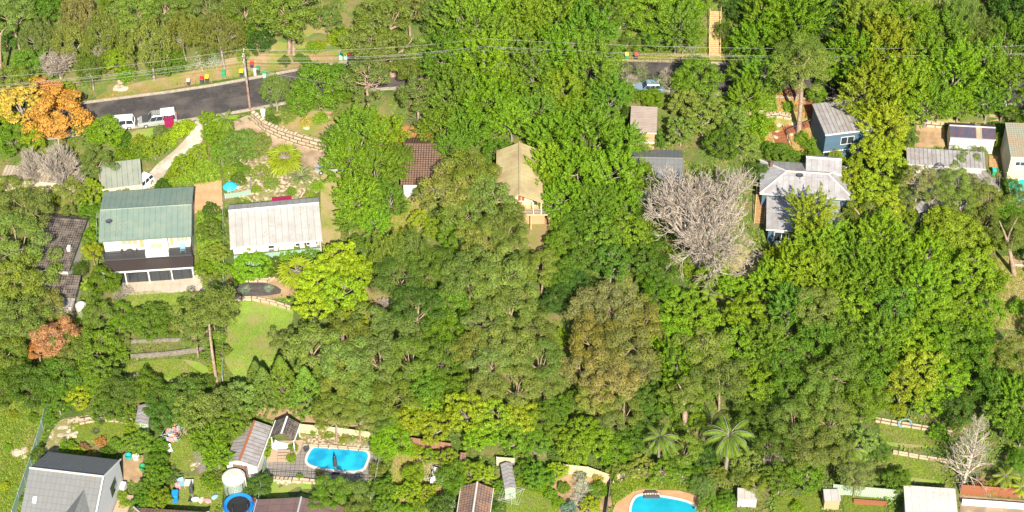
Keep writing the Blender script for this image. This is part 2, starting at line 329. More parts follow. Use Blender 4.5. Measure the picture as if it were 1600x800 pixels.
def sheet(name, pts, m, lift=.05, smooth=1, step=2.0, parent=None, clear=True, kind='structure', rim=0):
    """a surface laid on the terrain; pts = pixel outline on the ground"""
    W = [np.array(p) for p in wpoly(pts)]
    if smooth: W = chaikin(W, True, smooth)
    if clear: CLEAR.append([(p[0], p[1]) for p in W])
    bm = bmesh.new(); f = bm.faces.new([bm.verts.new((p[0], p[1], 0)) for p in W])
    xs = [p[0] for p in W]; ys = [p[1] for p in W]; bmesh.ops.triangulate(bm, faces=bm.faces[:])
    for ax, lo, hi in ((0, min(xs), max(xs)), (1, min(ys), max(ys))):
        v = math.ceil(lo/step)*step
        while v < hi:
            no = (1, 0, 0) if ax == 0 else (0, 1, 0); co = (v, 0, 0) if ax == 0 else (0, v, 0)
            bmesh.ops.bisect_plane(bm, geom=bm.verts[:]+bm.edges[:]+bm.faces[:], plane_co=co, plane_no=no, dist=1e-4); v += step
    for f in bm.faces:
        f.normal_update()
        if f.normal.z < 0: f.normal_flip()
    me = bpy.data.meshes.new(name); bm.to_mesh(me); bm.free(); n = len(me.vertices); co = np.empty(n*3); me.vertices.foreach_get('co', co); co = co.reshape(-1, 3)
    co[:, 2] = T(co[:, 0], co[:, 1])+lift; me.vertices.foreach_set('co', co.ravel())
    uv = me.uv_layers.new(name='UVMap'); li = np.empty(len(me.loops), np.int32); me.loops.foreach_get('vertex_index', li)
    uv.data.foreach_set('uv', co[li, :2].ravel()); me.materials.append(M[m]); me.shade_smooth(); me.update()
    o = link(name, me, parent)
    if kind: o['kind'] = kind
    return o
def ribbon(name, pts, a, b, lift, h, m, kind='structure'):
    """strip along a world polyline between side offsets a..b, standing h above lift"""
    P = [Vector((p[0], p[1], 0)) for p in pts]; mb = MB(); rows = []
    for i, p in enumerate(P):
        d = (P[min(i+1, len(P)-1)]-P[max(i-1, 0)]).normalized(); s = Vector((-d.y, d.x, 0)); q0 = p+s*a; q1 = p+s*b
        rows.append((q0.x, q0.y, Tf(q0.x, q0.y)+lift, q1.x, q1.y, Tf(q1.x, q1.y)+lift))
    for r0, r1 in zip(rows, rows[1:]):
        A = [(r0[0], r0[1], r0[2]), (r1[0], r1[1], r1[2]), (r1[3], r1[4], r1[5]), (r0[3], r0[4], r0[5])]
        if h: mb.hexa([(x, y, z-.1) for x, y, z in A][::-1], [(x, y, z+h) for x, y, z in A][::-1])
        else: mb.quad(A[::-1])
    o = mb.build(name, m); 
    if kind: o['kind'] = kind
    return o
def resample(P, st):
    P = [np.array(p, float)[:2] for p in P]; out = [P[0]]
    for a, b in zip(P, P[1:]):
        n = max(1, int(np.linalg.norm(b-a)/st)); out += [a+(b-a)*k/n for k in range(1, n+1)]
    return out
R5 = resample(ROADPTS[1:-1], 1.5)
NM('asphalt_patch', (.085, .075, .07), (.05, .045, .045), 1.5, .95, .2)
ribbon('road', R5, -3.7, 3.7, .06, 0, 'asphalt'); ribbon('gutter_strip', R5, 3.35, 3.69, .066, 0, 'kerb'); ribbon('gutter_strip', R5, -3.69, -3.35, .066, 0, 'kerb')
ribbon('road_patch', R5[20:27], .4, 2.2, .066, 0, 'asphalt_patch'); ribbon('road_patch', R5[36:40], -2.8, -1.0, .066, 0, 'asphalt_patch'); ribbon('road_patch', R5[14:45], -.12, .06, .068, 0, 'asphalt_patch'); ribbon('kerb', R5, 3.7, 3.95, .02, .13, 'kerb'); ribbon('kerb', R5, -3.95, -3.7, .02, .13, 'kerb')
CLEAR.append([tuple(p) for p in []])
CLEAR.pop()
# ---------------------------------------------------------------- buildings
FOOT = []
class Fr:
    """local frame: u along the front (left to right), v to the back, z up from z0"""
    def __init__(s, o, ux, uy, z0): s.o = Vector((o[0], o[1], 0)); s.ux = ux; s.uy = uy; s.z0 = z0
    def __call__(s, u, v, z): p = s.o+s.ux*u+s.uy*v; return Vector((p.x, p.y, s.z0+z))
def fbox(mb, F, u0, v0, z0, u1, v1, z1):
    mb.hexa([F(u0, v0, z0), F(u1, v0, z0), F(u1, v1, z0), F(u0, v1, z0)], [F(u0, v0, z1), F(u1, v0, z1), F(u1, v1, z1), F(u0, v1, z1)]); return mb
def fb(name, F, dims, m, parent, bevel=0):
    mb = MB(); 
    for d in (dims if isinstance(dims[0], (tuple, list)) else [dims]): fbox(mb, F, *d)
    return mb.build(name, m, parent, bevel)
def window(F, u0, z0, u1, z1, parent, v=0.0, frame='white', pane='glass', mull=1, name='window'):
    """window proud of the front wall at depth v (wall plane), facing -v"""
    t = .07; mb = MB()
    for d in ((u0, v-.06, z0, u1, v+.02, z0+t), (u0, v-.06, z1-t, u1, v+.02, z1), (u0, v-.06, z0+t, u0+t, v+.02, z1-t), (u1-t, v-.06, z0+t, u1, v+.02, z1-t)): fbox(mb, F, *d)
    for k in range(1, mull+1):
        c = u0+(u1-u0)*k/(mull+1); fbox(mb, F, c-t/2, v-.05, z0+t, c+t/2, v+.02, z1-t)
    w_ = mb.build(name, frame, parent); fb('pane', F, (u0+t/2, v-.03, z0+t/2, u1-t/2, v+.015, z1-t/2), pane, w_); return w_
def roofpart(F, kind, W, D, ov, zE, rise, m, parent, off=.5, th=.14, trim=None, name='roof'):
    """roof over 0..W x 0..D eave rectangle (already with overhang)"""
    mb = MB(); r = D*off
    def sl(pts):
        P = [F(*p) for p in pts]; mb.slab(P, th)
    if kind == 'gable_x':
        sl([(0, 0, zE), (W, 0, zE), (W, r, zE+rise), (0, r, zE+rise)]); sl([(W, D, zE), (0, D, zE), (0, r+.002, zE+rise), (W, r+.002, zE+rise)])
        caps = [((0, r, zE+rise), (W, r, zE+rise))]
    elif kind == 'gable_y':
        c = W*off; sl([(0, D, zE), (0, 0, zE), (c, 0, zE+rise), (c, D, zE+rise)]); sl([(W, 0, zE), (W, D, zE), (c+.002, D, zE+rise), (c+.002, 0, zE+rise)])
        caps = [((c, 0, zE+rise), (c, D, zE+rise))]
    elif kind == 'skillion': sl([(0, 0, zE), (W, 0, zE), (W, D, zE+rise), (0, D, zE+rise)]); caps = []
    elif kind == 'hip':
        h = min(W, D)/2; a, b = (h, W-h) if W > D else (W/2-.01, W/2+.01); y0, y1 = (D/2, D/2) if W > D else (h, D-h)
        if W > D:
            sl([(0, 0, zE), (W, 0, zE), (b, y0, zE+rise), (a, y0, zE+rise)]); sl([(W, D, zE), (0, D, zE), (a, y0, zE+rise), (b, y0, zE+rise)])
            sl([(0, D, zE), (0, 0, zE), (a, y0, zE+rise)]); sl([(W, 0, zE), (W, D, zE), (b, y0, zE+rise)])
            caps = [((a, y0, zE+rise), (b, y0, zE+rise)), ((0, 0, zE), (a, y0, zE+rise)), ((0, D, zE), (a, y0, zE+rise)), ((W, 0, zE), (b, y0, zE+rise)), ((W, D, zE), (b, y0, zE+rise))]
        else:
            sl([(0, 0, zE), (W, 0, zE), (W/2, y0, zE+rise)]); sl([(W, D, zE), (0, D, zE), (W/2, y1, zE+rise)])
            sl([(0, D, zE), (0, 0, zE), (W/2, y0, zE+rise), (W/2, y1, zE+rise)]); sl([(W, 0, zE), (W, D, zE), (W/2, y1, zE+rise), (W/2, y0, zE+rise)])
            caps = [((W/2, y0, zE+rise), (W/2, y1, zE+rise)), ((0, 0, zE), (W/2, y0, zE+rise)), ((W, 0, zE), (W/2, y0, zE+rise)), ((0, D, zE), (W/2, y1, zE+rise)), ((W, D, zE), (W/2, y1, zE+rise))]
    r_ = mb.build(name, m, parent)
    if caps and trim:
        mc = MB()
        for a, b in caps: mc.tube(F(*a)+Vector((0, 0, .03)), F(*b)+Vector((0, 0, .03)), .13, n=6)
        mc.build('ridge_cap', trim, r_)
    if trim:
        g = MB(); fbox(g, F, 0, -.1, zE-th-.02, W, -.003, zE+.02)
        if kind == 'gable_y': fb('gutter', F, (-.1, 0, zE-th-.02, -.003, D, zE+.02), trim, r_); g = MB(); fbox(g, F, W+.003, 0, zE-th-.02, W+.1, D, zE+.02)
        g.build('gutter', trim, r_)
    return r_
def house(name, label, cat, eave, zE, kind, rise, roofm, wallm, base=None, root=None, off=.5, ins=.4, trim='offwhite', walls=True, down=2.5, group=None, wz=None, insf=None):
    """eave = pixel corners FL, FR, BR, BL of the roof's eave rectangle; base = pixel of the ground at its front"""
    FLp, FRp, BRp, BLp = eave
    z0 = G(*base).z if base else G(*FLp, zE).z
    zb = z0+zE+(rise if kind == 'skillion' else 0)
    a, b, c, d = PZ(*FLp, z0+zE), PZ(*FRp, z0+zE), PZ(*BRp, zb), PZ(*BLp, zb)
    ux = (b-a); ux.z = 0; W = ux.length; ux.normalize(); uy = Vector((-ux.y, ux.x, 0)); mid = (c+d-a-b)/2; D = mid.dot(uy); sh = mid.dot(ux)
    o = a+ux*(sh/2 if abs(sh) > .3 else 0); F = Fr(o, ux, uy, z0)
    if root is None:
        root = thing(name, label, cat, F(W/2, D/2, 0), 0, group); 
    root_inv = root.location.copy()
    F = Fr(Vector(o)-Vector((root_inv.x, root_inv.y, 0)), ux, uy, z0-root_inv.z)
    i = ins; i0 = insf if insf is not None else ins
    wq = [Vector(o)+ux*u+uy*v for u, v in ((0, 0), (W, 0), (W, D), (0, D))]; FOOT.append([(q.x, q.y) for q in wq])
    if walls:
        mb = MB(); t = .16; e = zE-t-.004
        b0 = [F(i, i0, -down), F(W-i, i0, -down), F(W-i, D-i, -down), F(i, D-i, -down)]
        if kind == 'skillion':
            k0 = rise*i0/D; k1 = rise*(D-i)/D; mb.hexa(b0, [F(i, i0, e+k0), F(W-i, i0, e+k0), F(W-i, D-i, e+k1), F(i, D-i, e+k1)])
        else:
            kk = rise*i/(D*.5 if kind != 'gable_y' else W*.5); mb.hexa(b0, [F(i, i0, e), F(W-i, i0, e), F(W-i, D-i, e), F(i, D-i, e)])
            if kind == 'gable_x':
                r = D*off
                for u in (i, W-i-.12): mb.hexa([F(u, i0, e), F(u+.12, i0, e), F(u+.12, D-i, e), F(u, D-i, e)][0:4], [F(u, r-.01, e+rise-.02), F(u+.12, r-.01, e+rise-.02), F(u+.12, r+.01, e+rise-.02), F(u, r+.01, e+rise-.02)])
            if kind == 'gable_y':
                c_ = W*off
                for v in (i0, D-i-.12): mb.hexa([F(i, v, e), F(W-i, v, e), F(W-i, v+.12, e), F(i, v+.12, e)], [F(c_-.01, v, e+rise-.02), F(c_+.01, v, e+rise-.02), F(c_+.01, v+.12, e+rise-.02), F(c_-.01, v+.12, e+rise-.02)])
        mb.build('wall', wallm, root)
    rf = roofpart(F, kind, W, D, 0, zE, rise, roofm, root, off, trim=trim)
    return root, F, W, D, rf
def posts(F, us, v, z0, z1, m, parent, s=.12, name='post'):
    for u in us: fb(name, F, (u-s/2, v-s/2, z0, u+s/2, v+s/2, z1), m, parent)
def balustrade(F, u0, v0, u1, v1, z, h, parent, m='dark_grey', step=.13, name='balustrade', bar=.03):
    mb = MB(); a = F(u0, v0, z); b = F(u1, v1, z); n = max(2, int((b-a).length/step))
    mb.tube(F(u0, v0, z+h), F(u1, v1, z+h), .04, n=4); mb.tube(F(u0, v0, z+.1), F(u1, v1, z+.1), .03, n=4)
    for k in range(n+1): p = a+(b-a)*k/n; mb.tube(p, p+Vector((0, 0, h)), bar/2, n=3, cap=False)
    return mb.build(name, m, parent)
def dish(F, u, v, z, parent):
    mb = MB(); c = F(u, v, z); mb.tube(c, c+Vector((0, 0, .5)), .03, n=6); mb.lathe([(0.02, -.1), (.25, -.04), (.42, .08), (.45, .1), (.4, .09), (.02, -.06)], 16, (c.x, c.y, c.z+.6))
    mb.build('satellite_dish', 'dark_grey', parent)

# --- green-roofed two-storey house
h, F, W, D, rf = house('house', 'two-storey white house with a pale green metal gable roof and dark balconies', 'house', [(157, 377), (302, 368), (302, 289), (157, 302)], 6.0, 'gable_x', 1.1, 'roof_green', 'weatherboard', base=(230, 436), trim='roof_green', ins=.35, insf=1.2)
i0 = 1.2
window(F, W*.22, 4.0, W*.4, 5.3, h, i0, pane='tan_blind', mull=2); window(F, W*.41, 3.3, W*.47, 5.3, h, i0, pane='tan_blind', mull=0)
window(F, W*.82, 4.0, W*.95, 5.4, h, i0, pane='tan_blind', mull=2); window(F, W*.74, 3.3, W*.79, 5.3, h, i0, pane='tan_blind', mull=0)
by = fb('bay', F, (W*.48, .15, 2.9, W*.73, i0-.003, 5.8), 'white', h); window(F, W*.54, 3.9, W*.67, 4.9, by, .15, pane='tan_blind', mull=1)
fb('balcony_floor', F, (.3, -.55, 2.75, W-.3, i0-.003, 2.95), 'dark_grey', h)
balustrade(F, .35, -.5, W*.475, -.5, 2.95, 1.0, h); balustrade(F, W*.735, -.5, W-.35, -.5, 2.95, 1.0, h); balustrade(F, .35, -.5, .35, i0, 2.95, 1.0, h); balustrade(F, W-.35, -.5, W-.35, i0, 2.95, 1.0, h)
fb('balcony_wall', F, [(W*.48, -.55, 2.96, W*.73, .147, 3.9)], 'white', h)
mb = MB(); mb.slab([F(.1, -2.3, 2.35), F(W-.1, -2.3, 2.35), F(W-.1, -.56, 2.7), F(.1, -.56, 2.7)], .08); mb.build('awning', C('awning_brown', (.04, .03, .028)), h)
fb('beam', F, (.1, -2.42, 2.1, W-.1, -2.3, 2.3), 'white', h)
posts(F, [.25, W*.25, W*.5, W*.75, W-.25], -2.36, -.6, 2.1, 'white', h, .16)
fb('lower_wall', F, (.3, -2.2, -1.5, W-.3, i0-.01, 2.3), 'dark_grey', h)
for k in range(4): window(F, W*(.04+.24*k), -.35, W*(.235+.24*k), 1.95, h, -2.2, frame='black', mull=1, name='glass_door')
dish(F, W*.11, D*.26, 6.5, h)
tv = MB(); c = F(W*.02, D*.3, 6.3); tv.tube(c, c+Vector((0, 0, 1.8)), .025, n=5)
for k in range(5): tv.tube(c+Vector((-.5, -.5+k*.22, 1.7)), c+Vector((.5, -.5+k*.22, 1.7)), .015, n=4)
tv.build('antenna', 'grey_metal', h)
bt = thing('table', 'round dark table on the left balcony of the green-roofed house', 'table', h.location+F(W*.3, .2, 2.96))
MB().lathe([(.02, .68), (.5, .68), (.5, .72), (.02, .72)], 16).build('table_top', 'dark_grey', bt); MB().tube((0, 0, 0), (0, 0, .68), .05).build('leg', 'dark_grey', bt)
def chair(F0, label, m='dark_grey', rz=0, group=None, name='chair', s=1):
    c = thing(name, label, 'chair', F0, rz, group)
    MB().box(-.24*s, -.24*s, .40, .24*s, .24*s, .45).build('seat', m, c, .01); b = MB(); b.hexa([(-.24*s, .2*s, .46), (.24*s, .2*s, .46), (.24*s, .24*s, .46), (-.24*s, .24*s, .46)], [(-.24*s, .3*s, .92), (.24*s, .3*s, .92), (.24*s, .34*s, .92), (-.24*s, .34*s, .92)]); b.build('backrest', m, c)
    for x in (-.2, .2):
        for y in (-.2, .2): MB().tube((x*s, y*s, .4), (x*1.15*s, y*1.15*s, 0), .022, n=5).build('leg', m, c)
    return c
L = h.location
chair(L+F(W*.24, .25, 2.96), 'dark chair left of the round balcony table', rz=1.3); chair(L+F(W*.36, .25, 2.96), 'dark chair right of the round balcony table', rz=-1.3)
chair(L+F(W*.88, .3, 2.96), 'pale blue chair on the right balcony of the green-roofed house', 'light_blue', .1, s=1.5)
GH = (h, F, W, D)
# carport / garage behind it
g, F, W, D, rf = house('garage', 'garage with a weathered grey-green flat metal roof behind the green house', 'garage', [(152, 297), (216, 289), (217, 248), (170, 254)], 2.7, 'skillion', .5, 'roof_greygreen', 'boards_cream', trim='offwhite', ins=.3, base=(190, 318))
posts(F, [.2, W*.35, W*.68, W-.2], .1, -.5, 2.5, 'white', g)
# --- white-roofed house
h, F, W, D, rf = house('house', 'long single-storey house with a white metal gable roof and pale green front', 'house', [(357, 388), (501, 375), (499, 309), (361, 319)], 4.3, 'gable_x', 1.1, 'roof_white', 'metal_mint', base=(430, 420), trim='white', ins=.35, off=.72, insf=1.3)
fb('verandah_wall', F, (.3, .2, -1, W-.3, .3, 2.6), 'metal_green', h); fb('verandah_floor', F, (.3, .3, 2.1, W-.3, 1.295, 2.2), 'grey_wood', h)
for a, b in ((.03, .27), (.28, .41), (.47, .51), (.52, .68), (.75, .8), (.86, .93)): fb('blind', F, (W*a, .24, 2.9, W*b, .28, 4.0), 'white', h)
posts(F, [.3, W*.275, W*.515, W*.74, W-.3], .18, 2.6, 4.15, 'dark_grey', h, .08)
window(F, W*.3, 2.4, W*.5, 4.0, h, 1.3); window(F, W*.7, 2.4, W*.95, 4.0, h, 1.3); fb('awning', F, (W*.48, D+.1, 4.1, W*.7, D+.9, 4.2), 'maroon', h)
fb('downpipe', F, (W-.33, .1, -1, W-.25, .18, 4.2), 'white', h)
# --- dark tiled house at the left
h, F, W, D, rf = house('house', 'old house with dark mossy tile roofs stepping down beside the left fence', 'house', [(52, 418), (124, 424), (123, 338), (62, 331)], 3.6, 'gable_x', 1.0, 'tile_dark', 'offwhite', base=(100, 462), trim='tile_dark', off=.82)
_, F2, W2, D2, r2 = house('', '', '', [(58, 462), (122, 465), (122, 430), (60, 427)], 2.3, 'skillion', .7, 'tile_dark', 'offwhite', base=(100, 492), root=h, trim=None)
_, F3, W3, D3, r3 = house('', '', '', [(60, 478), (115, 479), (118, 465), (62, 464)], 1.7, 'skillion', .3, 'roof_zinc', 'offwhite', base=(100, 497), root=h, trim=None)
fb('skylight', F, (W*.82, D*.3, 3.9, W*.88, D*.36, 4.6), 'white', h); fb('balcony_frame', F3, (W3*.96, -.9, -2, W3*1.0, 1.0, 1.9), 'grey_wood', h)
hh, F, W, D, rf = house('house', 'low cream corrugated roof behind the leafless grey trees at the left edge', 'house', [(0, 279), (120, 289), (126, 268), (6, 256)], 2.6, 'skillion', .3, 'roof_oldcream', 'cream', base=(60, 300), trim='offwhite', ins=.2)
# --- brown tiled house
h, F, W, D, rf = house('house', 'brown tiled house half hidden between leafy trees, white front wall', 'house', [(628, 287), (700, 288), (700, 216), (630, 214)], 3.0, 'gable_x', 1.5, 'tile_brown', 'white', off=.68, trim='tile_brown', base=(660, 315))
window(F, W*.35, .9, W*.6, 2.3, h, .4); fb('porch_roof', F, (W*.5, -1.2, 2.2, W*.72, .38, 2.3), 'offwhite', h)
# --- beige-roofed house with deck
h, F, W, D, rf = house('house', 'house with a plain beige gable roof and a railed deck, half under big green trees', 'house', [(776, 317), (848, 317), (856, 232), (772, 238)], 5.4, 'gable_y', 1.5, 'roof_beige', 'cream', base=(832, 372), trim='roof_beige', insf=2.2)
fb('deck', F, (W*.35, .2, 2.85, W+1.8, 2.195, 3.0), 'pale_wood', h); balustrade(F, W*.35, .25, W+1.8, .25, 3.0, 1.0, h, 'grey_metal', .1, bar=.05); balustrade(F, W+1.75, .25, W+1.75, 2.2, 3.0, 1.0, h, 'grey_metal', .1, bar=.05)
posts(F, [W*.42, W*.8, W*.97], .3, 3.0, 5.2, 'white', h, .12); posts(F, [W*.38, W*.75, W*1.15], .3, -1.5, 2.85, 'pale_wood', h, .16)
fb('lower_wall', F, (W*.4, 1.2, -2, W*1.05, 2.19, 2.84), 'brick_tan', h)
window(F, W*.78, 3.05, W*.9, 5.0, h, 2.2, frame='offwhite', name='door', mull=0); window(F, W*.45, 3.8, W*.62, 4.9, h, 2.2, pane='terracotta')
sheet('terrace', [(812, 336), (862, 336), (858, 352), (850, 392), (815, 386)], 'red_earth', .06)
# --- garage and grey roof right of centre
g, F, W, D, rf = house('garage', 'garage with a weathered brown corrugated roof and tan wall below the far road', 'garage', [(984, 206), (1026, 208), (1031, 167), (978, 165)], 3.4, 'skillion', .4, 'roof_brownflat', 'brick_tan', trim='offwhite', ins=.25, base=(1005, 234))
fb('wall_band', F, (.2, .2, 1.2, W-.2, .246, 1.5), 'white', g)
h, F, W, D, rf = house('house', 'low house with a dark grey tiled gable roof left of the big leafless tree', 'house', [(985, 291), (1066, 293), (1066, 235), (990, 233)], 3.0, 'gable_x', 1.2, 'roof_grey', 'offwhite', trim='roof_grey', off=.6)
# --- blue studio and the grey-roofed blue house
h, F, W, D, rf = house('studio', 'tall blue weatherboard studio with a pale lichen-stained metal roof', 'studio', [(1277, 212), (1352, 203), (1352, 153), (1283, 160)], 5.0, 'skillion', .5, 'roof_zinc', 'boards_blue', base=(1300, 254), trim='white', ins=.2)
window(F, W*.36, 2.6, W*.64, 4.0, h, .2); fb('wall_band', F, (.15, .12, 1.5, W-.15, .196, 1.65), 'white', h)
h, F, W, D, rf = house('house', 'blue house with broad pale grey metal hip roofs beside the big leafless tree', 'house', [(1187, 302), (1334, 312), (1334, 261), (1190, 249)], 3.6, 'hip', 1.3, 'roof_pale', 'boards_blue', trim='offwhite', base=(1240, 345))
_, F2, W2, D2, r2 = house('', '', '', [(1256, 268), (1312, 272), (1316, 244), (1262, 244)], 3.8, 'gable_x', .8, 'roof_pale', 'boards_blue', root=h, base=(1300, 300), trim='white', off=.6)
_, F3, W3, D3, r3 = house('', '', '', [(1197, 358), (1314, 366), (1312, 309), (1198, 310)], 3.0, 'skillion', .5, 'roof_pale', 'boards_blue', root=h, base=(1225, 384), trim='white')
window(F3, W3*.12, .5, W3*.32, 2.3, h, .4); window(F3, W3*.6, .5, W3*.8, 2.3, h, .4)
fb('vent', F, (W*.1, D*.72, 4.1, W*.13, D*.8, 4.9), 'tile_brown', h); dish(F, W*.42, D*.35, 4.6, h); fb('deck', F3, (W3*.1, -2.4, -.3, W3*.9, .39, -.15), 'redwood', h)
balustrade(F3, W3*.1, -2.35, W3*.9, -2.35, -.15, 1.0, h, 'white', .25)
# --- corrugated long house, navy shed, cream house at right
h, F, W, D, rf = house('house', 'long low house with weathered zinc roofs below the navy-roofed shed', 'house', [(1417, 256), (1540, 264), (1541, 237), (1419, 231)], 3.4, 'skillion', .5, 'roof_zinc', 'offwhite', base=(1480, 300), trim='offwhite')
_, F2, W2, D2, _r = house('', '', '', [(1419, 335), (1548, 300), (1545, 266), (1416, 262)], 2.7, 'skillion', .5, 'roof_zinc', 'corrugated', root=h, base=(1450, 352), trim='grey_metal')
s_, F, W, D, rf = house('shed', 'white-walled shed with a navy metal gable roof and a tan roof strip', 'shed', [(1482, 214), (1554, 218), (1555, 196), (1484, 190)], 2.9, 'gable_x', .5, 'roof_navy', 'white', base=(1518, 242), trim='grey_metal', off=.6, ins=.15)
mb = MB(); mb.slab([F(W*.57, -.02, 2.94), F(W*.7, -.02, 2.94), F(W*.7, D*.6, 3.44), F(W*.57, D*.6, 3.44)], .02); mb.slab([F(W*.57, D*.6, 3.44), F(W*.7, D*.6, 3.44), F(W*.7, D, 2.95), F(W*.57, D, 2.95)], .02); mb.build('roof_strip', 'roof_shade', s_)
tr = thing('trellis', 'white ladder trellis against the wall of the navy-roofed shed', 'trellis', L := s_.location+F(W*.86, .05, 0)); mb = MB()
mb.tube((-.3, 0, 0), (-.2, .05, 2.3), .03, n=4); mb.tube((.3, 0, 0), (.2, .05, 2.3), .03, n=4)
for k in range(7): mb.tube((-.28, 0, .2+.32*k), (.28, 0, .2+.32*k), .02, n=4)
mb.build('rungs', 'grey_metal', tr)
h, F, W, D, rf = house('house', 'two-storey cream house with a lichen-stained green roof at the right edge', 'house', [(1571, 245), (1668, 248), (1672, 194), (1580, 192)], 5.4, 'skillion', .9, 'roof_rgreen', 'boards_cream', base=(1590, 300), trim='offwhite', ins=.15)
window(F, .9, 3.7, 2.3, 4.5, h, .15); window(F, 2.2, 1.0, 2.9, 1.5, h, .15, pane='teal_plastic', mull=0); fb('sill_band', F, (0, .03, 2.4, W, .146, 2.5), 'cream', h)
sc = thing('shade_frame', 'white-framed green shade-cloth enclosure below the cream house', 'enclosure', G(1592, 318)); mb = MB()
for x in (-1.6, 0, 1.6, 3.2): mb.tube((x, 0, 0), (x, 0, 2.1), .06, n=5); mb.tube((x, 0, 2.1), (x, 2.6, 2.3), .06, n=5)
for a, b in (((-1.6, 0, 2.1), (3.2, 0, 2.1)), ((-1.6, 2.6, 2.3), (3.2, 2.6, 2.3)), ((-1.6, 0, 1), (3.2, 0, 1))): mb.tube(a, b, .06, n=5)
mb.build('frame', 'white', sc); MB().quad([(-1.6, 0.02, 0), (3.2, .02, 0), (3.2, .02, 2.08), (-1.6, .02, 2.08)]).quad([(-1.6, 0, 2.12), (3.2, 0, 2.12), (3.2, 2.6, 2.32), (-1.6, 2.6, 2.32)]).build('shade_cloth', 'teal_plastic', sc)
# --- bottom-left grey house
h, F, W, D, rf = house('house', 'large house with a mid-grey gable roof, small skylight and pale grey walls', 'house', [(32, 812), (148, 826), (189, 719), (71, 705)], 4.4, 'gable_x', 3.2, 'roof_grey', 'render_grey', base=(190, 775), trim='offwhite', ins=.15)
c0 = (W*.62, W*.98); 
mb = MB(); zr = 4.4+3.2*.72; cu = W*.78
mb.slab([F(W*.5, -.6, 4.42), F(cu, -.6, zr), F(cu, D*.36, zr), F(W*.52, .1, 4.5)], .12); mb.slab([F(cu+.003, -.6, zr), F(W*1.02, -.6, 4.42), F(W*1.0, .1, 4.5), F(cu+.003, D*.36, zr)], .12); mb.build('cross_gable', 'roof_grey', h)
sk = lambda u, v: F(u, v, 4.4+3.2*(v/(D*.5))+.12)
mb = MB(); mb.slab([sk(W*.13, D*.17), sk(W*.18, D*.17), sk(W*.18, D*.23), sk(W*.13, D*.23)], .15); mb.build('skylight', 'white', h)
mb = MB(); mb.tube(F(W+.02, D*.5, 7.6), F(W+.02, -.1, 4.45), .1, n=4); mb.tube(F(W+.02, D*.5, 7.6), F(W+.02, D+.1, 4.45), .1, n=4); mb.build('barge_board', 'white', h)
sw = MB(); wv = W-.13
for v0, v1, z0, z1 in ((D*.62, D*.8, 2.0, 3.8), (D*.12, D*.26, .9, 3.0)): sw.hexa([F(wv-.05, v0, z0), F(wv+.03, v0, z0), F(wv+.03, v1, z0), F(wv-.05, v1, z0)], [F(wv-.05, v0, z1), F(wv+.03, v0, z1), F(wv+.03, v1, z1), F(wv-.05, v1, z1)])
sw.build('side_window', 'glass', h); fb('step_deck', F, (W, D*.3, 0, W+1.8, D*.8, .5), 'deck_boards', h)
fb('air_conditioner', F, (W-.1, D*.84, .2, W+.5, D*.93, 1.2), 'white', h)
# --- shed with rusty ridge
s_, F, W, D, rf = house('shed', 'long white shed with a grey corrugated roof and a rusty ridge', 'shed', [(354, 722), (404, 729), (420, 665), (376, 660)], 2.6, 'gable_y', .7, 'roof_zinc', 'white', base=(385, 746), trim=None, ins=.1, off=.46)
mb = MB(); mb.slab([F(W*.42, -.02, 3.3), F(W*.5, -.02, 3.3), F(W*.5, D, 3.3), F(W*.42, D, 3.3)], .06); mb.build('ridge_cap', 'terracotta', s_)
fb('patched_door', F, (W*.22, .03, -.3, W*.68, .096, 2.3), 'tile_rust', s_); fb('side_gutter', F, (W+.02, 0, 2.35, W+.1, D, 2.45), 'white', s_)
# --- dark house by the small lawn, its neighbours at the bottom edge
h, F, W, D, rf = house('house', 'dark plum-brown panelled gable roof with grey ridge capping at the bottom edge', 'house', [(378, 872), (522, 884), (536, 792), (412, 780)], 3.0, 'gable_y', 1.1, 'tile_plum', 'offwhite', base=(450, 880), trim='grey_metal')
h, F, W, D, rf = house('house', 'dark roof edge in the shade below the blue bin at the bottom edge', 'house', [(200, 860), (320, 868), (300, 799), (213, 792)], 2.8, 'hip', 1.2, 'tile_rust', 'offwhite', base=(250, 870), trim='grey_metal')
h, F, W, D, rf = house('house', 'long brown weathered tile gable roof right of the white clothesline at the bottom', 'house', [(706, 842), (757, 846), (768, 764), (728, 758)], 2.8, 'gable_y', .9, 'tile_rust', 'offwhite', base=(735, 860), trim='offwhite')
s_, F, W, D, rf = house('shed', 'small shed with a pale grey corrugated gable roof beside the round lawn', 'shed', [(788, 764), (807, 762), (803, 723), (777, 726)], 2.2, 'gable_y', .35, 'roof_zinc', 'metal_mint', base=(800, 780), trim=None, ins=.1)
s_, F, W, D, rf = house('shed', 'narrow shed with a dark ribbed roof sunk in bushes below the rust fence', 'shed', [(713, 729), (723, 730), (732, 708), (722, 707)], 2.0, 'skillion', .2, 'tile_rust', 'grey_wood', trim=None, ins=.1)
h, F, W, D, rf = house('house', 'broad flat cream-white roof at the bottom edge near the second leafless tree', 'house', [(1413, 830), (1496, 836), (1495, 764), (1417, 758)], 3.0, 'skillion', .2, 'roof_palepink', 'white', base=(1450, 850), trim='white')
s_, F, W, D, rf = house('shed', 'small garden shed with a pale grey roof and tan wall on the lower lawn', 'shed', [(1286, 782), (1312, 782), (1313, 764), (1289, 764)], 1.9, 'skillion', .25, 'roof_white', 'brick_tan', trim=None, ins=.1, base=(1300, 797))
s_, F, W, D, rf = house('shed', 'white-roofed lean-to under the tall feather palm at lower right', 'shed', [(1152, 778), (1184, 780), (1184, 764), (1154, 762)], 1.9, 'skillion', .25, 'roof_white', 'offwhite', trim=None, ins=.1)
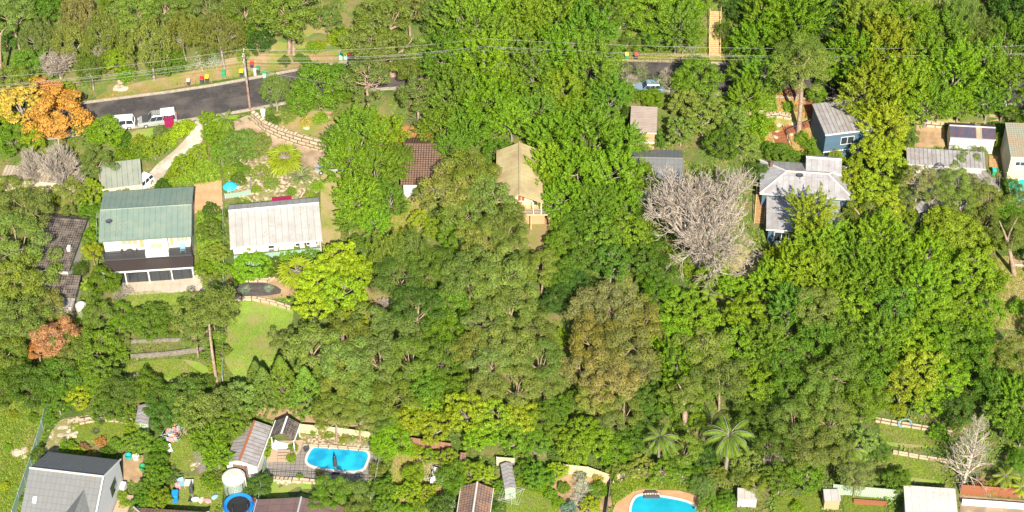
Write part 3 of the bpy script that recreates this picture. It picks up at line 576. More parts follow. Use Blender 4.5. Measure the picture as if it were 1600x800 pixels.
s_, F, W, D, rf = house('shed', 'tiny shed with a pale ridged roof among bushes above the left garden', 'shed', [(210, 662), (232, 662), (234, 634), (217, 632)], 2.0, 'gable_y', .25, 'roof_zinc', 'metal_mint', trim=None, ins=.1)
# pavilion by the pool
s_, F, W, D, rf = house('pavilion', 'open pavilion with a dark shingle gable roof on the pool deck', 'pavilion', [(424, 683), (462, 688), (467, 661), (428, 657)], 2.4, 'gable_y', 1.0, 'tile_dark', 'wood', base=(442, 700), walls=False, trim='white')
for u in (.15, W-.15):
    for v in (.15, D-.15): fb('post', F, (u-.06, v-.06, -.6, u+.06, v+.06, 2.25), 'white', s_)
# ---------------------------------------------------------------- setting sheets (pixel outlines on the ground)
sheet('lawn', [(196, 458), (240, 455), (300, 462), (335, 470), (330, 505), (260, 503), (196, 500)], 'lawn')
sheet('lawn', [(352, 474), (400, 470), (450, 476), (462, 492), (440, 530), (420, 585), (352, 600)], 'lawn_bright')
sheet('lawn', [(200, 566), (280, 560), (322, 568), (330, 594), (250, 598), (198, 588)], 'lawn')
sheet('lawn', [(110, 662), (150, 656), (196, 660), (198, 688), (150, 692), (108, 690)], 'lawn')
sheet('lawn', [(258, 692), (300, 684), (318, 712), (300, 738), (262, 735), (240, 715)], 'lawn')
sheet('lawn', [(255, 745), (350, 745), (352, 800), (256, 800)], 'lawn_bright')
sheet('lawn', [(400, 748), (505, 752), (500, 780), (400, 776)], 'lawn_bright', smooth=0)
sheet('lawn', [(612, 705), (640, 712), (690, 716), (700, 740), (690, 810), (610, 815)], 'dry_grass'); 
sheet('lawn', [(792, 768), (830, 762), (872, 790), (878, 830), (790, 830)], 'lawn')
sheet('lawn', [(1372, 652), (1420, 660), (1480, 672), (1470, 700), (1400, 700), (1376, 690)], 'lawn')
sheet('lawn', [(1385, 706), (1440, 714), (1492, 722), (1490, 756), (1400, 756), (1384, 740)], 'lawn')
sheet('lawn', [(1212, 778), (1280, 770), (1284, 812), (1210, 815)], 'lawn'); sheet('lawn', [(1318, 774), (1380, 776), (1384, 820), (1318, 820)], 'lawn_bright')
sheet('lawn', [(950, 742), (1060, 738), (1120, 752), (1110, 768), (1000, 762), (958, 790)], 'field_grass'); sheet('bare_ground', [(38, 672), (56, 668), (60, 700), (44, 716), (36, 695)], 'red_earth', .09); sheet('bare_ground', [(28, 738), (42, 734), (44, 760), (30, 764)], 'red_earth', .09); sheet('bare_ground', [(40, 612), (76, 622), (72, 648), (30, 634)], 'red_earth', .09)
sheet('field', [(-80, 600), (40, 600), (78, 610), (70, 680), (22, 830), (-90, 840)], 'field_grass')
sheet('verge', [(150, 162), (300, 132), (400, 116), (480, 104), (570, 92), (570, 74), (470, 84), (380, 84), (300, 112), (200, 132), (150, 148)], 'red_earth', .03)
sheet('verge', [(205, 204), (250, 198), (262, 204), (240, 214), (206, 220)], 'lawn'); sheet('verge', [(960, 100), (1060, 98), (1135, 100), (1135, 80), (1060, 84), (960, 88)], 'dry_grass', .03)
sheet('bare_ground', [(400, 82), (470, 76), (530, 70), (520, 30), (430, 50), (400, 60)], 'red_earth', .025)
sheet('bare_ground', [(590, 205), (650, 196), (700, 206), (702, 224), (640, 226), (600, 240)], 'red_earth', .03)
sheet('bare_ground', [(602, 310), (660, 300), (668, 345), (640, 380), (606, 372)], 'dry_grass', .03); sheet('bare_ground', [(500, 240), (532, 250), (535, 330), (528, 420), (502, 420)], 'dry_grass', .03)
sheet('bare_ground', [(395, 636), (460, 640), (585, 664), (588, 678), (470, 664), (395, 652)], 'bare_earth', .03); sheet('bare_ground', [(560, 448), (612, 450), (612, 482), (575, 490)], 'red_earth', .03)
sheet('bare_ground', [(1170, 140), (1262, 136), (1270, 238), (1190, 240), (1170, 200)], 'dry_grass', .03); sheet('bare_ground', [(1120, 385), (1170, 380), (1188, 430), (1140, 440)], 'dry_grass', .03)
sheet('bare_ground', [(1410, 175), (1560, 175), (1562, 200), (1480, 195), (1410, 192)], 'dry_grass', .03); sheet('bare_ground', [(1545, 400), (1610, 400), (1612, 520), (1545, 510)], 'dry_grass', .03)
sheet('path', [(1432, 196), (1476, 198), (1476, 230), (1428, 232)], 'bare_earth', .05, smooth=0)  # concrete yard in dark earth colour: the tree's shade is put into the material
sheet('bare_ground', [(85, 662), (110, 650), (200, 648), (205, 660), (115, 668), (108, 700), (80, 730), (62, 720)], 'rubble', .03); sheet('rock_garden', [(352, 250), (420, 230), (500, 262), (500, 312), (360, 318)], 'rubble', .03)
sheet('rock_garden', [(410, 182), (470, 172), (540, 176), (540, 214), (480, 214), (415, 196)], 'red_earth', .03)
sheet('garden_bed', [(352, 432), (462, 436), (470, 466), (352, 468)], 'bare_earth', .03); sheet('garden_bed', [(868, 742), (960, 742), (955, 812), (880, 812), (845, 768)], 'bare_earth', .03)
sheet('path', [(306, 186), (330, 190), (322, 216), (270, 262), (246, 294), (222, 296), (236, 264), (282, 226), (300, 206)], 'concrete', .06)
sheet('driveway', [(352, 196), (398, 176), (420, 212), (470, 230), (524, 236), (526, 272), (490, 262), (440, 256), (380, 226), (350, 226)], 'driveway', .06)
sheet('brick_terrace', [(303, 286), (346, 282), (348, 332), (303, 334)], 'paving_brick', .06, smooth=0); sheet('patio', [(186, 430), (345, 420), (346, 452), (196, 462)], 'paving_slab', .06, smooth=0)
sheet('path', [(316, 350), (326, 350), (330, 430), (318, 430)], 'paving_slab', .06, smooth=0); sheet('path', [(352, 442), (408, 440), (440, 450), (438, 462), (352, 464)], 'asphalt_patch', .07)
sheet('courtyard', [(190, 708), (224, 712), (222, 756), (190, 752)], 'bare_earth', .06, smooth=0); sheet('yard', [(1500, 774), (1640, 786), (1640, 840), (1500, 830)], 'driveway', .06, smooth=0)
sheet('pool_paving', [(414, 722), (455, 716), (474, 690), (590, 698), (594, 752), (500, 752), (414, 746)], 'paving_grey', .06, smooth=0); sheet('garden_bed', [(466, 678), (590, 690), (590, 700), (474, 694)], 'rubble', .09, smooth=0)
sheet('pool_surround', [(976, 764), (1090, 768), (1106, 800), (1100, 840), (950, 840), (955, 800)], 'paving_brick', .06)
sheet('deck', [(424, 690), (474, 688), (470, 704), (456, 722), (416, 724)], 'deck_boards', .1, smooth=0)
# ---------------------------------------------------------------- pools
def pool(label, px, m, smooth, zl):
    g = G(*px[0]); c = [PZ(x, y, g.z) for x, y in px]; c = [Vector(p) for p in chaikin([tuple(v) for v in c], True, smooth)]
    o = sum(c, Vector())/len(c); z = g.z; root = thing('swimming_pool', label, 'pool', (o.x, o.y, z)); n = len(c); inn = []; out = []
    for i in range(n):
        d = c[(i+1) % n]-c[i-1]; s = Vector((-d.y, d.x, 0)).normalized(); 
        if s.dot(c[i]-o) < 0: s = -s
        out.append(c[i]-o+s*.32); inn.append(c[i]-o)
    mb = MB()
    for i in range(n):
        j = (i+1) % n
        for a, b, za, zb in ((out, inn, .2, .2),): mb.quad([out[i]+Vector((0, 0, .2)), out[j]+Vector((0, 0, .2)), inn[j]+Vector((0, 0, .2)), inn[i]+Vector((0, 0, .2))])
        mb.quad([out[i]-Vector((0, 0, .3)), out[j]-Vector((0, 0, .3)), out[j]+Vector((0, 0, .2)), out[i]+Vector((0, 0, .2))]); mb.quad([inn[j]+Vector((0, 0, .05)), inn[i]+Vector((0, 0, .05)), inn[i]+Vector((0, 0, .2)), inn[j]+Vector((0, 0, .2))])
    mb.build('coping', 'offwhite', root); mb = MB(); mb.quad([p+Vector((0, 0, .11)) for p in inn]); mb.build('water', m, root)
    CLEAR.append([(p.x, p.y) for p in c]); return root
POOL1 = pool('blue rounded rectangular pool with white coping beside the grey paving', [(479, 718), (489, 700), (500, 698), (568, 704), (576, 711), (573, 722), (566, 737), (535, 737), (505, 733), (482, 727)], 'water', 2, 0)
POOL2 = pool('turquoise kidney-shaped pool with brick surround at the bottom edge', [(985, 798), (992, 779), (1004, 774), (1030, 777), (1060, 782), (1080, 788), (1090, 800), (1085, 832), (1030, 838), (990, 826)], 'water_green', 2, 0)
rf_ = thing('rock_waterfall', 'dark stone waterfall box on the back edge of the kidney-shaped pool', 'waterfall', G(1018, 777)); rng = random.Random(5)
mb = MB(); mb.hexa([(-1.1, -.3, 0), (1.1, -.3, 0), (.8, .6, 0), (-.8, .6, 0)], [(-1.0, -.25, .5), (1.0, -.25, .5), (.7, .5, .6), (-.7, .5, .6)]); mb.build('basin_wall', 'dark_grey', rf_)
for k in range(6): x = -.8+k*.32; MB().lathe([(.02, 0), (.16, .03), (.14, .14), (.02, .2)], 6, (x, -.05+rng.random()*.2, .5)).build('stone', 'rock', rf_)
# ---------------------------------------------------------------- fences and walls
def fence(name, label, pts, h, m, cat='fence', post='grey_metal', th=.05, stp=2.4, thick=None, world=None, ps=.05):
    P = [np.array(p) for p in (world or [tuple(G(*p)) for p in pts])]; R = resample(P, stp); c = Vector((R[0][0], R[0][1], Tf(*R[0]))); root = thing(name, label, cat, c)
    mb = MB(); u = 0; t = thick or th
    for a, b in zip(R, R[1:]):
        d = Vector((b[0]-a[0], b[1]-a[1], 0)); l = d.length; d.normalize(); s = Vector((-d.y, d.x, 0))*t/2
        A = Vector((a[0], a[1], Tf(*a)))-c; B = Vector((b[0], b[1], Tf(*b)))-c; dn = Vector((0, 0, -.3)); up = Vector((0, 0, h))
        q = [A-s, B-s, B+s, A+s]
        for i, j in ((0, 1), (2, 3)): 
            uu = [(u, 0), (u+l, 0), (u+l, h), (u, h)]; mb.quad([q[i]+dn, q[j]+dn, q[j]+up, q[i]+up], uu)
        mb.quad([p+up for p in q]); u += l
        mb.quad([q[3]+dn, q[0]+dn, q[0]+up, q[3]+up]); mb.quad([q[1]+dn, q[2]+dn, q[2]+up, q[1]+up])
    mb.build('panel' if cat == 'fence' else 'wall_face', m, root)
    if cat == 'fence':
        for a in R: A = Vector((a[0], a[1], Tf(*a)))-c; MB().box(A.x-ps, A.y-ps, A.z-.3, A.x+ps, A.y+ps, A.z+h+.06).build('post', post, root)
    return root
fence('fence', 'long pale green metal fence between the grassy field and the grey-roofed house', [(78, 628), (68, 672), (50, 730), (22, 812)], 1.8, 'metal_green')
fence('fence', 'thin green boundary fence left of the green-roofed house', [(153, 340), (155, 430)], 1.6, 'metal_green')
fence('fence', 'dark green fence between the two upper gardens, right of the lawns', [(350, 330), (351, 420), (350, 500), (349, 600)], 1.6, 'metal_green')
fence('fence', 'cream paling fence behind the blue pool', [(467, 676), (530, 682), (588, 690)], 1.7, 'paling_cream')
fence('fence', 'rusty brown paling fence above the dry lawn', [(626, 694), (665, 700), (706, 706)], 1.6, 'paling_rust', post='redwood')
fence('fence', 'cream metal fence above the grey-green garden bed', [(880, 740), (918, 744), (952, 756)], 1.8, 'paling_cream')
fence('fence', 'cream metal fence behind the brick pool terrace, its middle overgrown', [(958, 756), (1000, 746), (1060, 752), (1112, 754)], 1.7, 'paling_cream')
fence('fence', 'short cream fence behind the small grey shed', [(776, 727), (804, 729)], 1.6, 'paling_cream')
fence('fence', 'grey-brown side fence left of the kidney-shaped pool', [(955, 750), (950, 790), (946, 820)], 1.6, 'grey_wood', post='grey_wood')
fence('fence', 'mint metal fence behind the lower lawns left of the flat white roof', [(1300, 772), (1345, 776), (1412, 782)], 1.9, 'metal_mint')
fence('fence', 'pale green fence between the water tank and the dark pool paving', [(417, 728), (412, 752), (404, 800)], 1.7, 'metal_green')
fence('fence', 'pale fence running down right of the pool paving', [(597, 700), (590, 745), (580, 790)], 1.6, 'metal_mint')
fence('fence', 'brown-red timber fence at the lower right beside the palms', [(1500, 772), (1560, 776), (1640, 782)], 1.8, 'terracotta', post='redwood')
fence('wall', 'low white garden wall under the spiky plants at lower right', [(1502, 788), (1560, 792), (1640, 798)], .9, 'white', 'wall', thick=.3)
fence('retaining_wall', 'curved wall of large cream stone blocks above the paved driveway', [(396, 188), (415, 205), (440, 216), (470, 226), (500, 234), (528, 238)], 1.8, 'stone_blocks', 'wall', thick=.7, stp=1.5)
fence('retaining_wall', 'low timber retaining wall between the two small lawns', [(205, 560), (260, 556), (320, 548)], .7, 'grey_wood', 'wall', thick=.25)
fence('retaining_wall', 'low timber wall below the flowering bush on the upper lawn', [(195, 536), (250, 534), (300, 532)], .5, 'grey_wood', 'wall', thick=.25)
fence('retaining_wall', 'rough stone ledge above the narrow left lawn', [(125, 662), (160, 655), (208, 662)], .7, 'stone_blocks', 'wall', thick=.5)
fence('retaining_wall', 'pale stone retaining wall at the top of the right terraced lawns', [(1368, 658), (1400, 664), (1450, 672), (1490, 680)], .6, 'stone_blocks', 'wall', thick=.4)
fence('retaining_wall', 'low stone edge between the two right terraced lawns', [(1395, 708), (1440, 716), (1490, 724)], .4, 'stone_blocks', 'wall', thick=.4)
fence('retaining_wall', 'stone edging below the pool fence above the small bright lawn', [(418, 750), (460, 752), (506, 756)], .5, 'stone_blocks', 'wall', thick=.5)
fence('retaining_wall', 'low stone border at the back edge of the pool paving', [(474, 698), (520, 700), (590, 706)], .35, 'stone_blocks', 'wall', thick=.35)
fence('retaining_wall', 'rough stone edge of the garden below the white-roofed house', [(368, 420), (384, 440), (420, 440), (430, 432)], .5, 'stone_blocks', 'wall', thick=.4)
fence('retaining_wall', 'stone edge at the top of the large bright lawn', [(356, 470), (395, 468), (425, 474), (455, 484)], .5, 'stone_blocks', 'wall', thick=.4)
fence('retaining_wall', 'brick planter wall under the mint fence', [(1333, 786), (1386, 790)], .6, 'terracotta', 'wall', thick=.4)
fence('retaining_wall', 'curved dark edging around the round lawn', [(846, 764), (872, 778), (888, 800), (890, 815)], .35, 'grey_wood', 'wall', thick=.2)
fence('retaining_wall', 'pale stone terrace left of the brown steps', [(1190, 185), (1215, 182), (1235, 186)], .8, 'stone_blocks', 'wall', thick=.5)
fence('retaining_wall', 'pale stone wall at the back of the shaded yard near the navy-roofed shed', [(1440, 196), (1474, 199)], .9, 'stone_blocks', 'wall', thick=.4)
# ---------------------------------------------------------------- pool fence (black), balustrades, rails
pf = thing('pool_fence', 'black tubular fence along the front of the pool paving', 'fence', G(416, 740)); c = pf.location; pts = [G(416, 745), G(470, 748), G(505, 750), G(560, 754), G(592, 756)]; mb = MB()
for a, b in zip(pts, pts[1:]):
    n = int((b-a).length/.28)
    for z in (.12, 1.15): mb.tube(a-c+Vector((0, 0, z)), b-c+Vector((0, 0, z)), .025, n=4)
    for k in range(n): p = a+(b-a)*k/n-c; mb.tube(p, p+Vector((0, 0, 1.15)), .012, n=3, cap=False)
mb.build('rails', 'black', pf)
for p in pts: MB().tube(p-c, p-c+Vector((0, 0, 1.25)), .035, n=6).build('post', 'black', pf)
q_ = G(570, 703); o = MB()
for s_ in (0, .5): o.tube((s_, .5, 0), (s_, .5, .8), .03, n=6).tube((s_, .5, .8), (s_, -.1, .8), .03, n=6).tube((s_, -.1, .8), (s_, -.25, .15), .03, n=6)
o = o.build('ladder', 'grey_metal'); o.location = q_; tag(o, 'short metal ladder rail at the back right corner of the blue pool', 'pool ladder')
def steps(name, label, a, b, w, n, m, rise=None, rail=None, cat='stairs', both=True, flatten=None):
    CLEAR.append([(q.x, q.y) for q in (G(a[0]-12, a[1]+8), G(a[0]+12, a[1]+8), G(b[0]+12, b[1]-4), G(b[0]-12, b[1]-4))])
    """flight from ground pixel a (low) to ground pixel b (high)"""
    A, B = G(*a), G(*b); d = (B-A); L = math.hypot(d.x, d.y); u = Vector((d.x, d.y, 0)).normalized(); s = Vector((-u.y, u.x, 0)); dz = d.z if rise is None else rise
    A.z += max(0, max(Tf(A.x+d.x*q/10, A.y+d.y*q/10)-(A.z+dz*q/10) for q in range(11))); root = thing(name, label, cat, A); t = L/n
    for k in range(n):
        p = u*(t*k); z = dz*(k+1)/n+.08; mb = MB(); q = [p-s*w/2, p+u*(t*.98)-s*w/2, p+u*(t*.98)+s*w/2, p+s*w/2]
        mb.slab([x+Vector((0, 0, z)) for x in q], .07); mb.build('tread', m, root)
    mb = MB()
    for sd_ in (-1, 1):
        q = s*(w/2+.04)*sd_; mb.hexa([q-s*.03, q+s*.03, q+s*.03+u*L+Vector((0, 0, dz-.3)), q-s*.03+u*L+Vector((0, 0, dz-.3))], [q-s*.03+Vector((0, 0, .25)), q+s*.03+Vector((0, 0, .25)), q+s*.03+u*L+Vector((0, 0, dz+.12)), q-s*.03+u*L+Vector((0, 0, dz+.12))])
    mb.build('stringer', m, root)
    if rail:
        for sd_ in ((-1, 1) if both else (-1,)):
            mb = MB(); q = s*(w/2+.1)*sd_; mb.tube(q+Vector((0, 0, 1.1)), q+u*L+Vector((0, 0, dz+1.1)), .055, n=5); k = 0
            while k*1.5 <= L: p = q+u*(k*1.5)+Vector((0, 0, dz*k*1.5/L)); mb.tube(p-Vector((0, 0, .2)), p+Vector((0, 0, 1.1)), .05, n=4); k += 1
            mb.build('handrail', rail, root)
    return root
steps('stairs', 'long pale timber staircase climbing the bank above the far road', (1116, 92), (1117, 22), 1.5, 24, 'pale_wood', rail='pale_wood')
steps('stairs', 'timber steps with yellow handrail left of the blue house', (1186, 350), (1189, 302), 1.2, 14, 'wood', rise=1.6, rail='pale_wood')
steps('stairs', 'dark timber steps beside the zinc-roofed house, green bin above', (1552, 312), (1553, 278), 1.1, 9, 'grey_wood', rail='grey_wood'); steps('stairs', 'brown timber steps just above the green bin at right', (1552, 262), (1552, 244), 1.1, 6, 'wood')
steps('stairs', 'brown brick steps climbing the stone terraces, lower flight', (1226, 235), (1215, 206), 1.7, 7, 'redwood', rail='dark_grey', both=False); steps('stairs', 'brown brick steps crossing behind the pale gum trunk, middle flight', (1224, 206), (1262, 190), 1.6, 8, 'redwood', rail='dark_grey', both=False)
steps('stairs', 'brown brick steps left of the blue studio, upper flight', (1266, 188), (1268, 158), 1.4, 7, 'redwood'); steps('stairs', 'old sleeper steps beside the clothes-covered lawn', (318, 738), (306, 704), 1.0, 9, 'grey_wood')
steps('stairs', 'broad timber deck steps in front of the sun loungers', (443, 722), (444, 708), 1.5, 4, 'deck_boards', rise=.6)
# ---------------------------------------------------------------- vehicles
def car(label, cat, px, ang, L, Wd, H, paint, van=False, cab=(.22, .8, .32, .98), name='parked_car', lift=0):
    """ang = heading in degrees; cab = base start, base end, roof start, roof end as fractions from the nose"""
    g = G(*px); r = thing(name, label, cat, g, RAD(ang)); r.location.z += lift; w2 = Wd/2; hb = H*.58
    def ring(x, hw, z0, z1): return [(x, -hw, z0), (x, hw, z0), (x, hw*1.0, (z0+z1)/2), (x, hw*.93, z1), (x, -hw*.93, z1), (x, -hw*1.0, (z0+z1)/2)]
    xs = [(-.5, .78, .45, .62), (-.485, .92, .32, .72), (-.42, 1, .25, .84), (-.25, 1, .24, .94), (0, 1, .22, .98), (.25, 1, .24, 1.0), (.42, 1, .26, .98), (.485, .94, .34, .92), (.5, .86, .42, .8)]
    mb = MB(); R = [ring(L*x, w2*a, H*b*.7, hb*c_) for x, a, b, c_ in xs]
    for a, b in zip(R, R[1:]):
        for k in range(6): j = (k+1) % 6; mb.quad([a[k], b[k], b[j], a[j]][::-1])
    mb.quad(R[0]); mb.quad(R[-1][::-1]); mb.build('body', paint, r, smooth=False)
    x0, x1, x2, x3 = [L*(c_-.5) for c_ in cab]; z0 = hb*.97; z1 = H-.07
    mb = MB(); mb.hexa([(x0, -w2*.88, z0), (x1, -w2*.88, z0), (x1, w2*.88, z0), (x0, w2*.88, z0)], [(x2, -w2*.74, z1), (x3, -w2*.74, z1), (x3, w2*.74, z1), (x2, w2*.74, z1)]); mb.build('windows', 'glass', r)
    mb = MB(); mb.hexa([(x2-.05, -w2*.76, z1+.002), (x3+.05, -w2*.76, z1+.002), (x3+.05, w2*.76, z1+.002), (x2-.05, w2*.76, z1+.002)], [(x2+.1, -w2*.7, H), (x3-.1, -w2*.7, H), (x3-.1, w2*.7, H), (x2+.1, w2*.7, H)])
    n = 3 if not van else 4
    for k in range(n+1):
        t = k/n; a = x0+(x1-x0)*t; b = x2+(x3-x2)*t
        for s_ in (-1, 1): mb.tube((a, s_*w2*.885, z0), (b, s_*w2*.745, z1), .045, n=4)
    mb.build('roof', paint, r)
    for sx in (-.31, .31):
        for s_ in (-1, 1):
            wh = MB().tube((L*sx, s_*w2*.80, .34), (L*sx, s_*w2*1.01, .34), .34, n=16).build('wheel', 'rubber', r); MB().tube((L*sx, s_*w2*1.0, .34), (L*sx, s_*w2*1.03, .34), .2, n=10).build('rim', 'grey_metal', wh)
    for s_ in (-1, 1):
        MB().box(-L*.5-.01, s_*w2*.6-.16, hb*.55, -L*.485, s_*w2*.6+.16, hb*.7).build('headlight', 'white', r); MB().box(L*.48, s_*w2*.72-.1, hb*.65, L*.5+.01, s_*w2*.72+.1, hb*.9).build('tail_light', 'red_plastic', r)
        MB().box(x0+.25, s_*(w2+.02)-.09, hb, x0+.42, s_*(w2+.02)+.09, hb+.16).build('side_mirror', paint, r)
    return r
car('white wagon parked at the kerb, its front under the green bush', 'car', (187, 198), 7, 4.7, 1.9, 1.7, 'car_white', cab=(.24, .97, .36, .93))
u = car('white dual-cab utility with canopy, roof rack and open maroon-lined side door', 'utility truck', (247, 192), 11, 5.7, 1.95, 1.85, 'car_silver', van=True, cab=(.27, .97, .38, .95)); 
MB().box(.55, -.8, 1.84, 2.6, .8, 2.02).build('canopy', 'car_white', u, .05); mb = MB()
for k in range(6): mb.tube((-.6+k*.25, -.62, 2.0), (-.6+k*.25, .62, 2.0), .025, n=4)
for s_ in (-.62, .62): mb.tube((-.75, s_, 2.0), (.8, s_, 2.0), .03, n=4); mb.tube((-.75, s_, 2.0), (-.75, s_, 1.84), .03, n=4); mb.tube((.8, s_, 2.0), (.8, s_, 1.84), .03, n=4)
mb.build('roof_rack', 'dark_grey', u); dd = MB().hexa([(.95, -1.0, .35), (2.25, -1.0, .35), (2.25, -1.06, .35), (.95, -1.06, .35)], [(.95, -2.1, 1.25), (2.25, -2.1, 1.25), (2.25, -2.16, 1.25), (.95, -2.16, 1.25)]); dd = MB(); dd.box(1.0, -1.95, .5, 2.3, -1.0, 1.65); dd.build('open_side_locker', 'maroon', u, .03); MB().box(.97, -1.98, 1.66, 2.33, -1.0, 1.7).build('locker_lid', 'maroon', u)
MB().box(-2.2, -.85, 1.06, -1.0, .85, 1.1).build('bonnet_guard', 'dark_grey', u)
car('white hatchback half hidden beside the grey-green garage roof', 'car', (222, 292), 60, 4.0, 1.75, 1.5, 'car_white', cab=(.25, .98, .4, .9))
car('dark car with white trim parked under the big pale-limbed gum', 'car', (566, 101), 6, 4.6, 1.85, 1.5, 'car_dark', cab=(.28, .92, .42, .82)); car('light blue car seen through the thin bare trees below the far road', 'car', (1014, 141), 2, 4.6, 1.85, 1.5, 'car_blue', cab=(.28, .9, .42, .8))
car('silver car parked on the paved driveway under the tree edge', 'car', (516, 266), 5, 4.3, 1.8, 1.5, 'car_silver', cab=(.25, .95, .4, .88))
# ---------------------------------------------------------------- bins
def bin_(label, px, lid, body, s=1.0, group=None):
    r = thing('wheelie_bin', label, 'bin', G(*px), 0, group); r.scale = (s, s, s)
    MB().hexa([(-.22, -.25, .06), (.22, -.25, .06), (.22, .25, .06), (-.22, .25, .06)], [(-.29, -.34, .98), (.29, -.34, .98), (.29, .36, .98), (-.29, .36, .98)]).build('body', body, r)
    MB().hexa([(-.31, -.38, .985), (.31, -.38, .985), (.31, .4, .985), (-.31, .4, .985)], [(-.27, -.34, 1.06), (.27, -.34, 1.06), (.27, .38, 1.12), (-.27, .38, 1.12)]).build('lid', lid, r)
    for x in (-.26, .2): MB().tube((x, .3, .12), (x+.06, .3, .12), .12, n=10).build('wheel', 'rubber', r)
    return r
bin_('red-lidded dark bin, left of the yellow-lidded one on the verge', (316, 130), 'red_plastic', 'dark_grey', .98); bin_('yellow-lidded dark bin beside the red-lidded bin on the verge', (324, 128), 'yellow_plastic', 'dark_grey', .98)
bin_('green-lidded bin alone on the verge left of the power pole', (350, 120), 'green_plastic', 'green_plastic', .98); bin_('small dark bin at the left end of the verge', (295, 133), 'offwhite', 'dark_grey', .9)
bin_('yellow-lidded bin standing right at the power pole', (378, 119), 'yellow_plastic', 'dark_grey', .98); bin_('red-lidded bin standing behind the power pole', (394, 106), 'red_plastic', 'dark_grey', .98)
bin_('dark green bin with bright green lid right of the power pole', (404, 114), 'green_plastic', 'dark_grey', .98); bin_('light green bin rightmost of the group by the power pole', (414, 121), 'green_plastic', 'mint', .98)
bin_('teal-lidded bin, leftmost of three in a row up the road', (533, 93), 'teal_plastic', 'mint', .98); bin_('yellow-lidded bin between the teal and the red one', (540, 92), 'yellow_plastic', 'mint', .98); bin_('red-lidded bin, rightmost of three in a row up the road', (547, 91), 'red_plastic', 'dark_grey', .98)
bin_('yellow-lidded green bin on the far verge', (979, 92), 'yellow_plastic', 'green_plastic', .98); bin_('red-lidded bin on the far verge', (994, 93), 'red_plastic', 'dark_grey', .98)
bin_('bright green bin on the landing of the dark steps at right', (1552, 273), 'teal_plastic', 'green_plastic', .98); bin_('tall blue barrel bin under the round bush at lower left', (275, 783), 'blue_pad', 'blue_pad', 1.4)
mp = thing('marker_post', 'white marker post between the bins right of the power pole', 'post', G(399, 118)); MB().box(-.2, -.2, 0, .2, .2, 1.1).build('post', 'offwhite', mp, .03); MB().box(-.25, -.25, 1.1, .25, .25, 1.18).build('cap', 'white', mp)
lb = thing('letterbox', 'white letterbox pillar at the top of the stone wall', 'letterbox', G(412, 184)); MB().box(-.3, -.3, 0, .3, .3, 1.3).build('pillar', 'offwhite', lb, .02); MB().box(-.36, -.36, 1.3, .36, .36, 1.4).build('cap', 'white', lb)
rb = thing('hydrant', 'red hydrant box at the lower end of the cream stone wall', 'hydrant', G(526, 232, 0)); MB().tube((0, 0, 0), (0, 0, 1.9), .1).build('post', 'red_plastic', rb); MB().lathe([(.02, 1.75), (.3, 1.8), (.3, 2.2), (.02, 2.3)], 10).build('head', 'red_plastic', rb)
# ---------------------------------------------------------------- poles and wires
def pole(label, px, h, arms=True):
    r = thing('power_pole', label, 'power pole', G(*px)); MB().tube((0, 0, -.3), (0, 0, h), .2, .13, 10).build('shaft', 'pole_wood', r)
    MB().tube((0, 0, h*.5), (0, 0, h), .175, .135, 10).build('upper_shaft', 'bark_grey', r)
    for z in (h-.3, h-1.4): MB().box(-.06, -1.0, z, .06, 1.0, z+.12).build('crossarm', 'grey_wood', r)
    for z in (h-.18, h-1.28):
        for y in (-.85, -.3, .3, .85): MB().tube((0, y, z), (0, y, z+.22), .05, n=6).build('insulator', 'white', r)
    MB().tube((0, -.25, h*.62), (0, -.25, h*.74), .16, n=8).build('service_box', 'grey_metal', r)
    return r
P0 = pole('tall timber power pole standing at the kerb beside the driveway', (391, 172), 10.6); P1 = pole('power pole rising among the trees beside the far road', (757, 150), 8.5); P2 = pole('thin grey pole among trees behind the navy-roofed shed', (1563, 190), 5)
def wire(label, a, b, sag=.8, n=24, r=.02):
    a = Vector(a); b = Vector(b); S = []; pts = [a.lerp(b, k/n)-Vector((0, 0, 4*sag*(k/n)*(1-k/n))) for k in range(n+1)]
    for p, q in zip(pts, pts[1:]): S.append((*(p-a), *(q-a), r, r))
    o = link('power_line', segmesh('power_line', S, 'wire', 4)); o.location = a; return tag(o, label, 'power line')
t0 = P0.location; t1 = P1.location; lf = G(-160, 215); rt = G(1760, 150)
for k, (dz, dy, nm_) in enumerate(((10.5, .85, 'topmost'), (10.4, -.85, 'second from the top'), (9.3, .3, 'third from the top'), (9.2, -.3, 'lowest'))):
    wire('overhead wire left of the power pole, '+nm_, t0+Vector((0, dy, dz)), lf+Vector((0, dy, dz-1)), 1.0)
    wire('overhead wire right of the power pole, '+nm_, t0+Vector((0, dy, dz)), t1+Vector((0, dy, dz-.6)), .9); wire('overhead wire crossing above the far road, '+nm_, t1+Vector((0, dy, dz-.6)), rt+Vector((0, dy, dz-1)), 1.6, 40)
wire('slack service wire from the pole towards the stone wall', t0+Vector((0, 0, 8)), t1+Vector((0, -6, 5.5)), 1.5)
# ---------------------------------------------------------------- tank, trampoline, umbrellas, loungers
tk = thing('water_tank', 'round pale green water tank with white lid in front of the long white shed', 'water tank', G(368, 765)); MB().lathe([(.02, 0), (1.42, 0), (1.42, 2.35)], 36).build('body', 'metal_mint', tk); MB().lathe([(1.46, 2.3), (1.46, 2.4), (1.3, 2.45), (.02, 2.62)], 36).build('lid', 'offwhite', tk); MB().tube((1.5, -.3, .3), (1.5, -.3, 2.7), .05).tube((1.5, -.3, 2.7), (.9, .5, 2.9), .05).build('pipe', 'white', tk)
tk = thing('water_tank', 'small cream water tank beside the dark tiled house', 'water tank', G(129, 490)); MB().lathe([(.02, 0), (.75, 0), (.75, 1.7), (.5, 1.9), (.02, 1.95)], 20, sx=1, sy=1).build('body', 'offwhite', tk, smooth=False); MB().lathe([(.02, 1.95), (.25, 1.95), (.25, 2.02), (.02, 2.04)], 12).build('lid', 'white', tk)
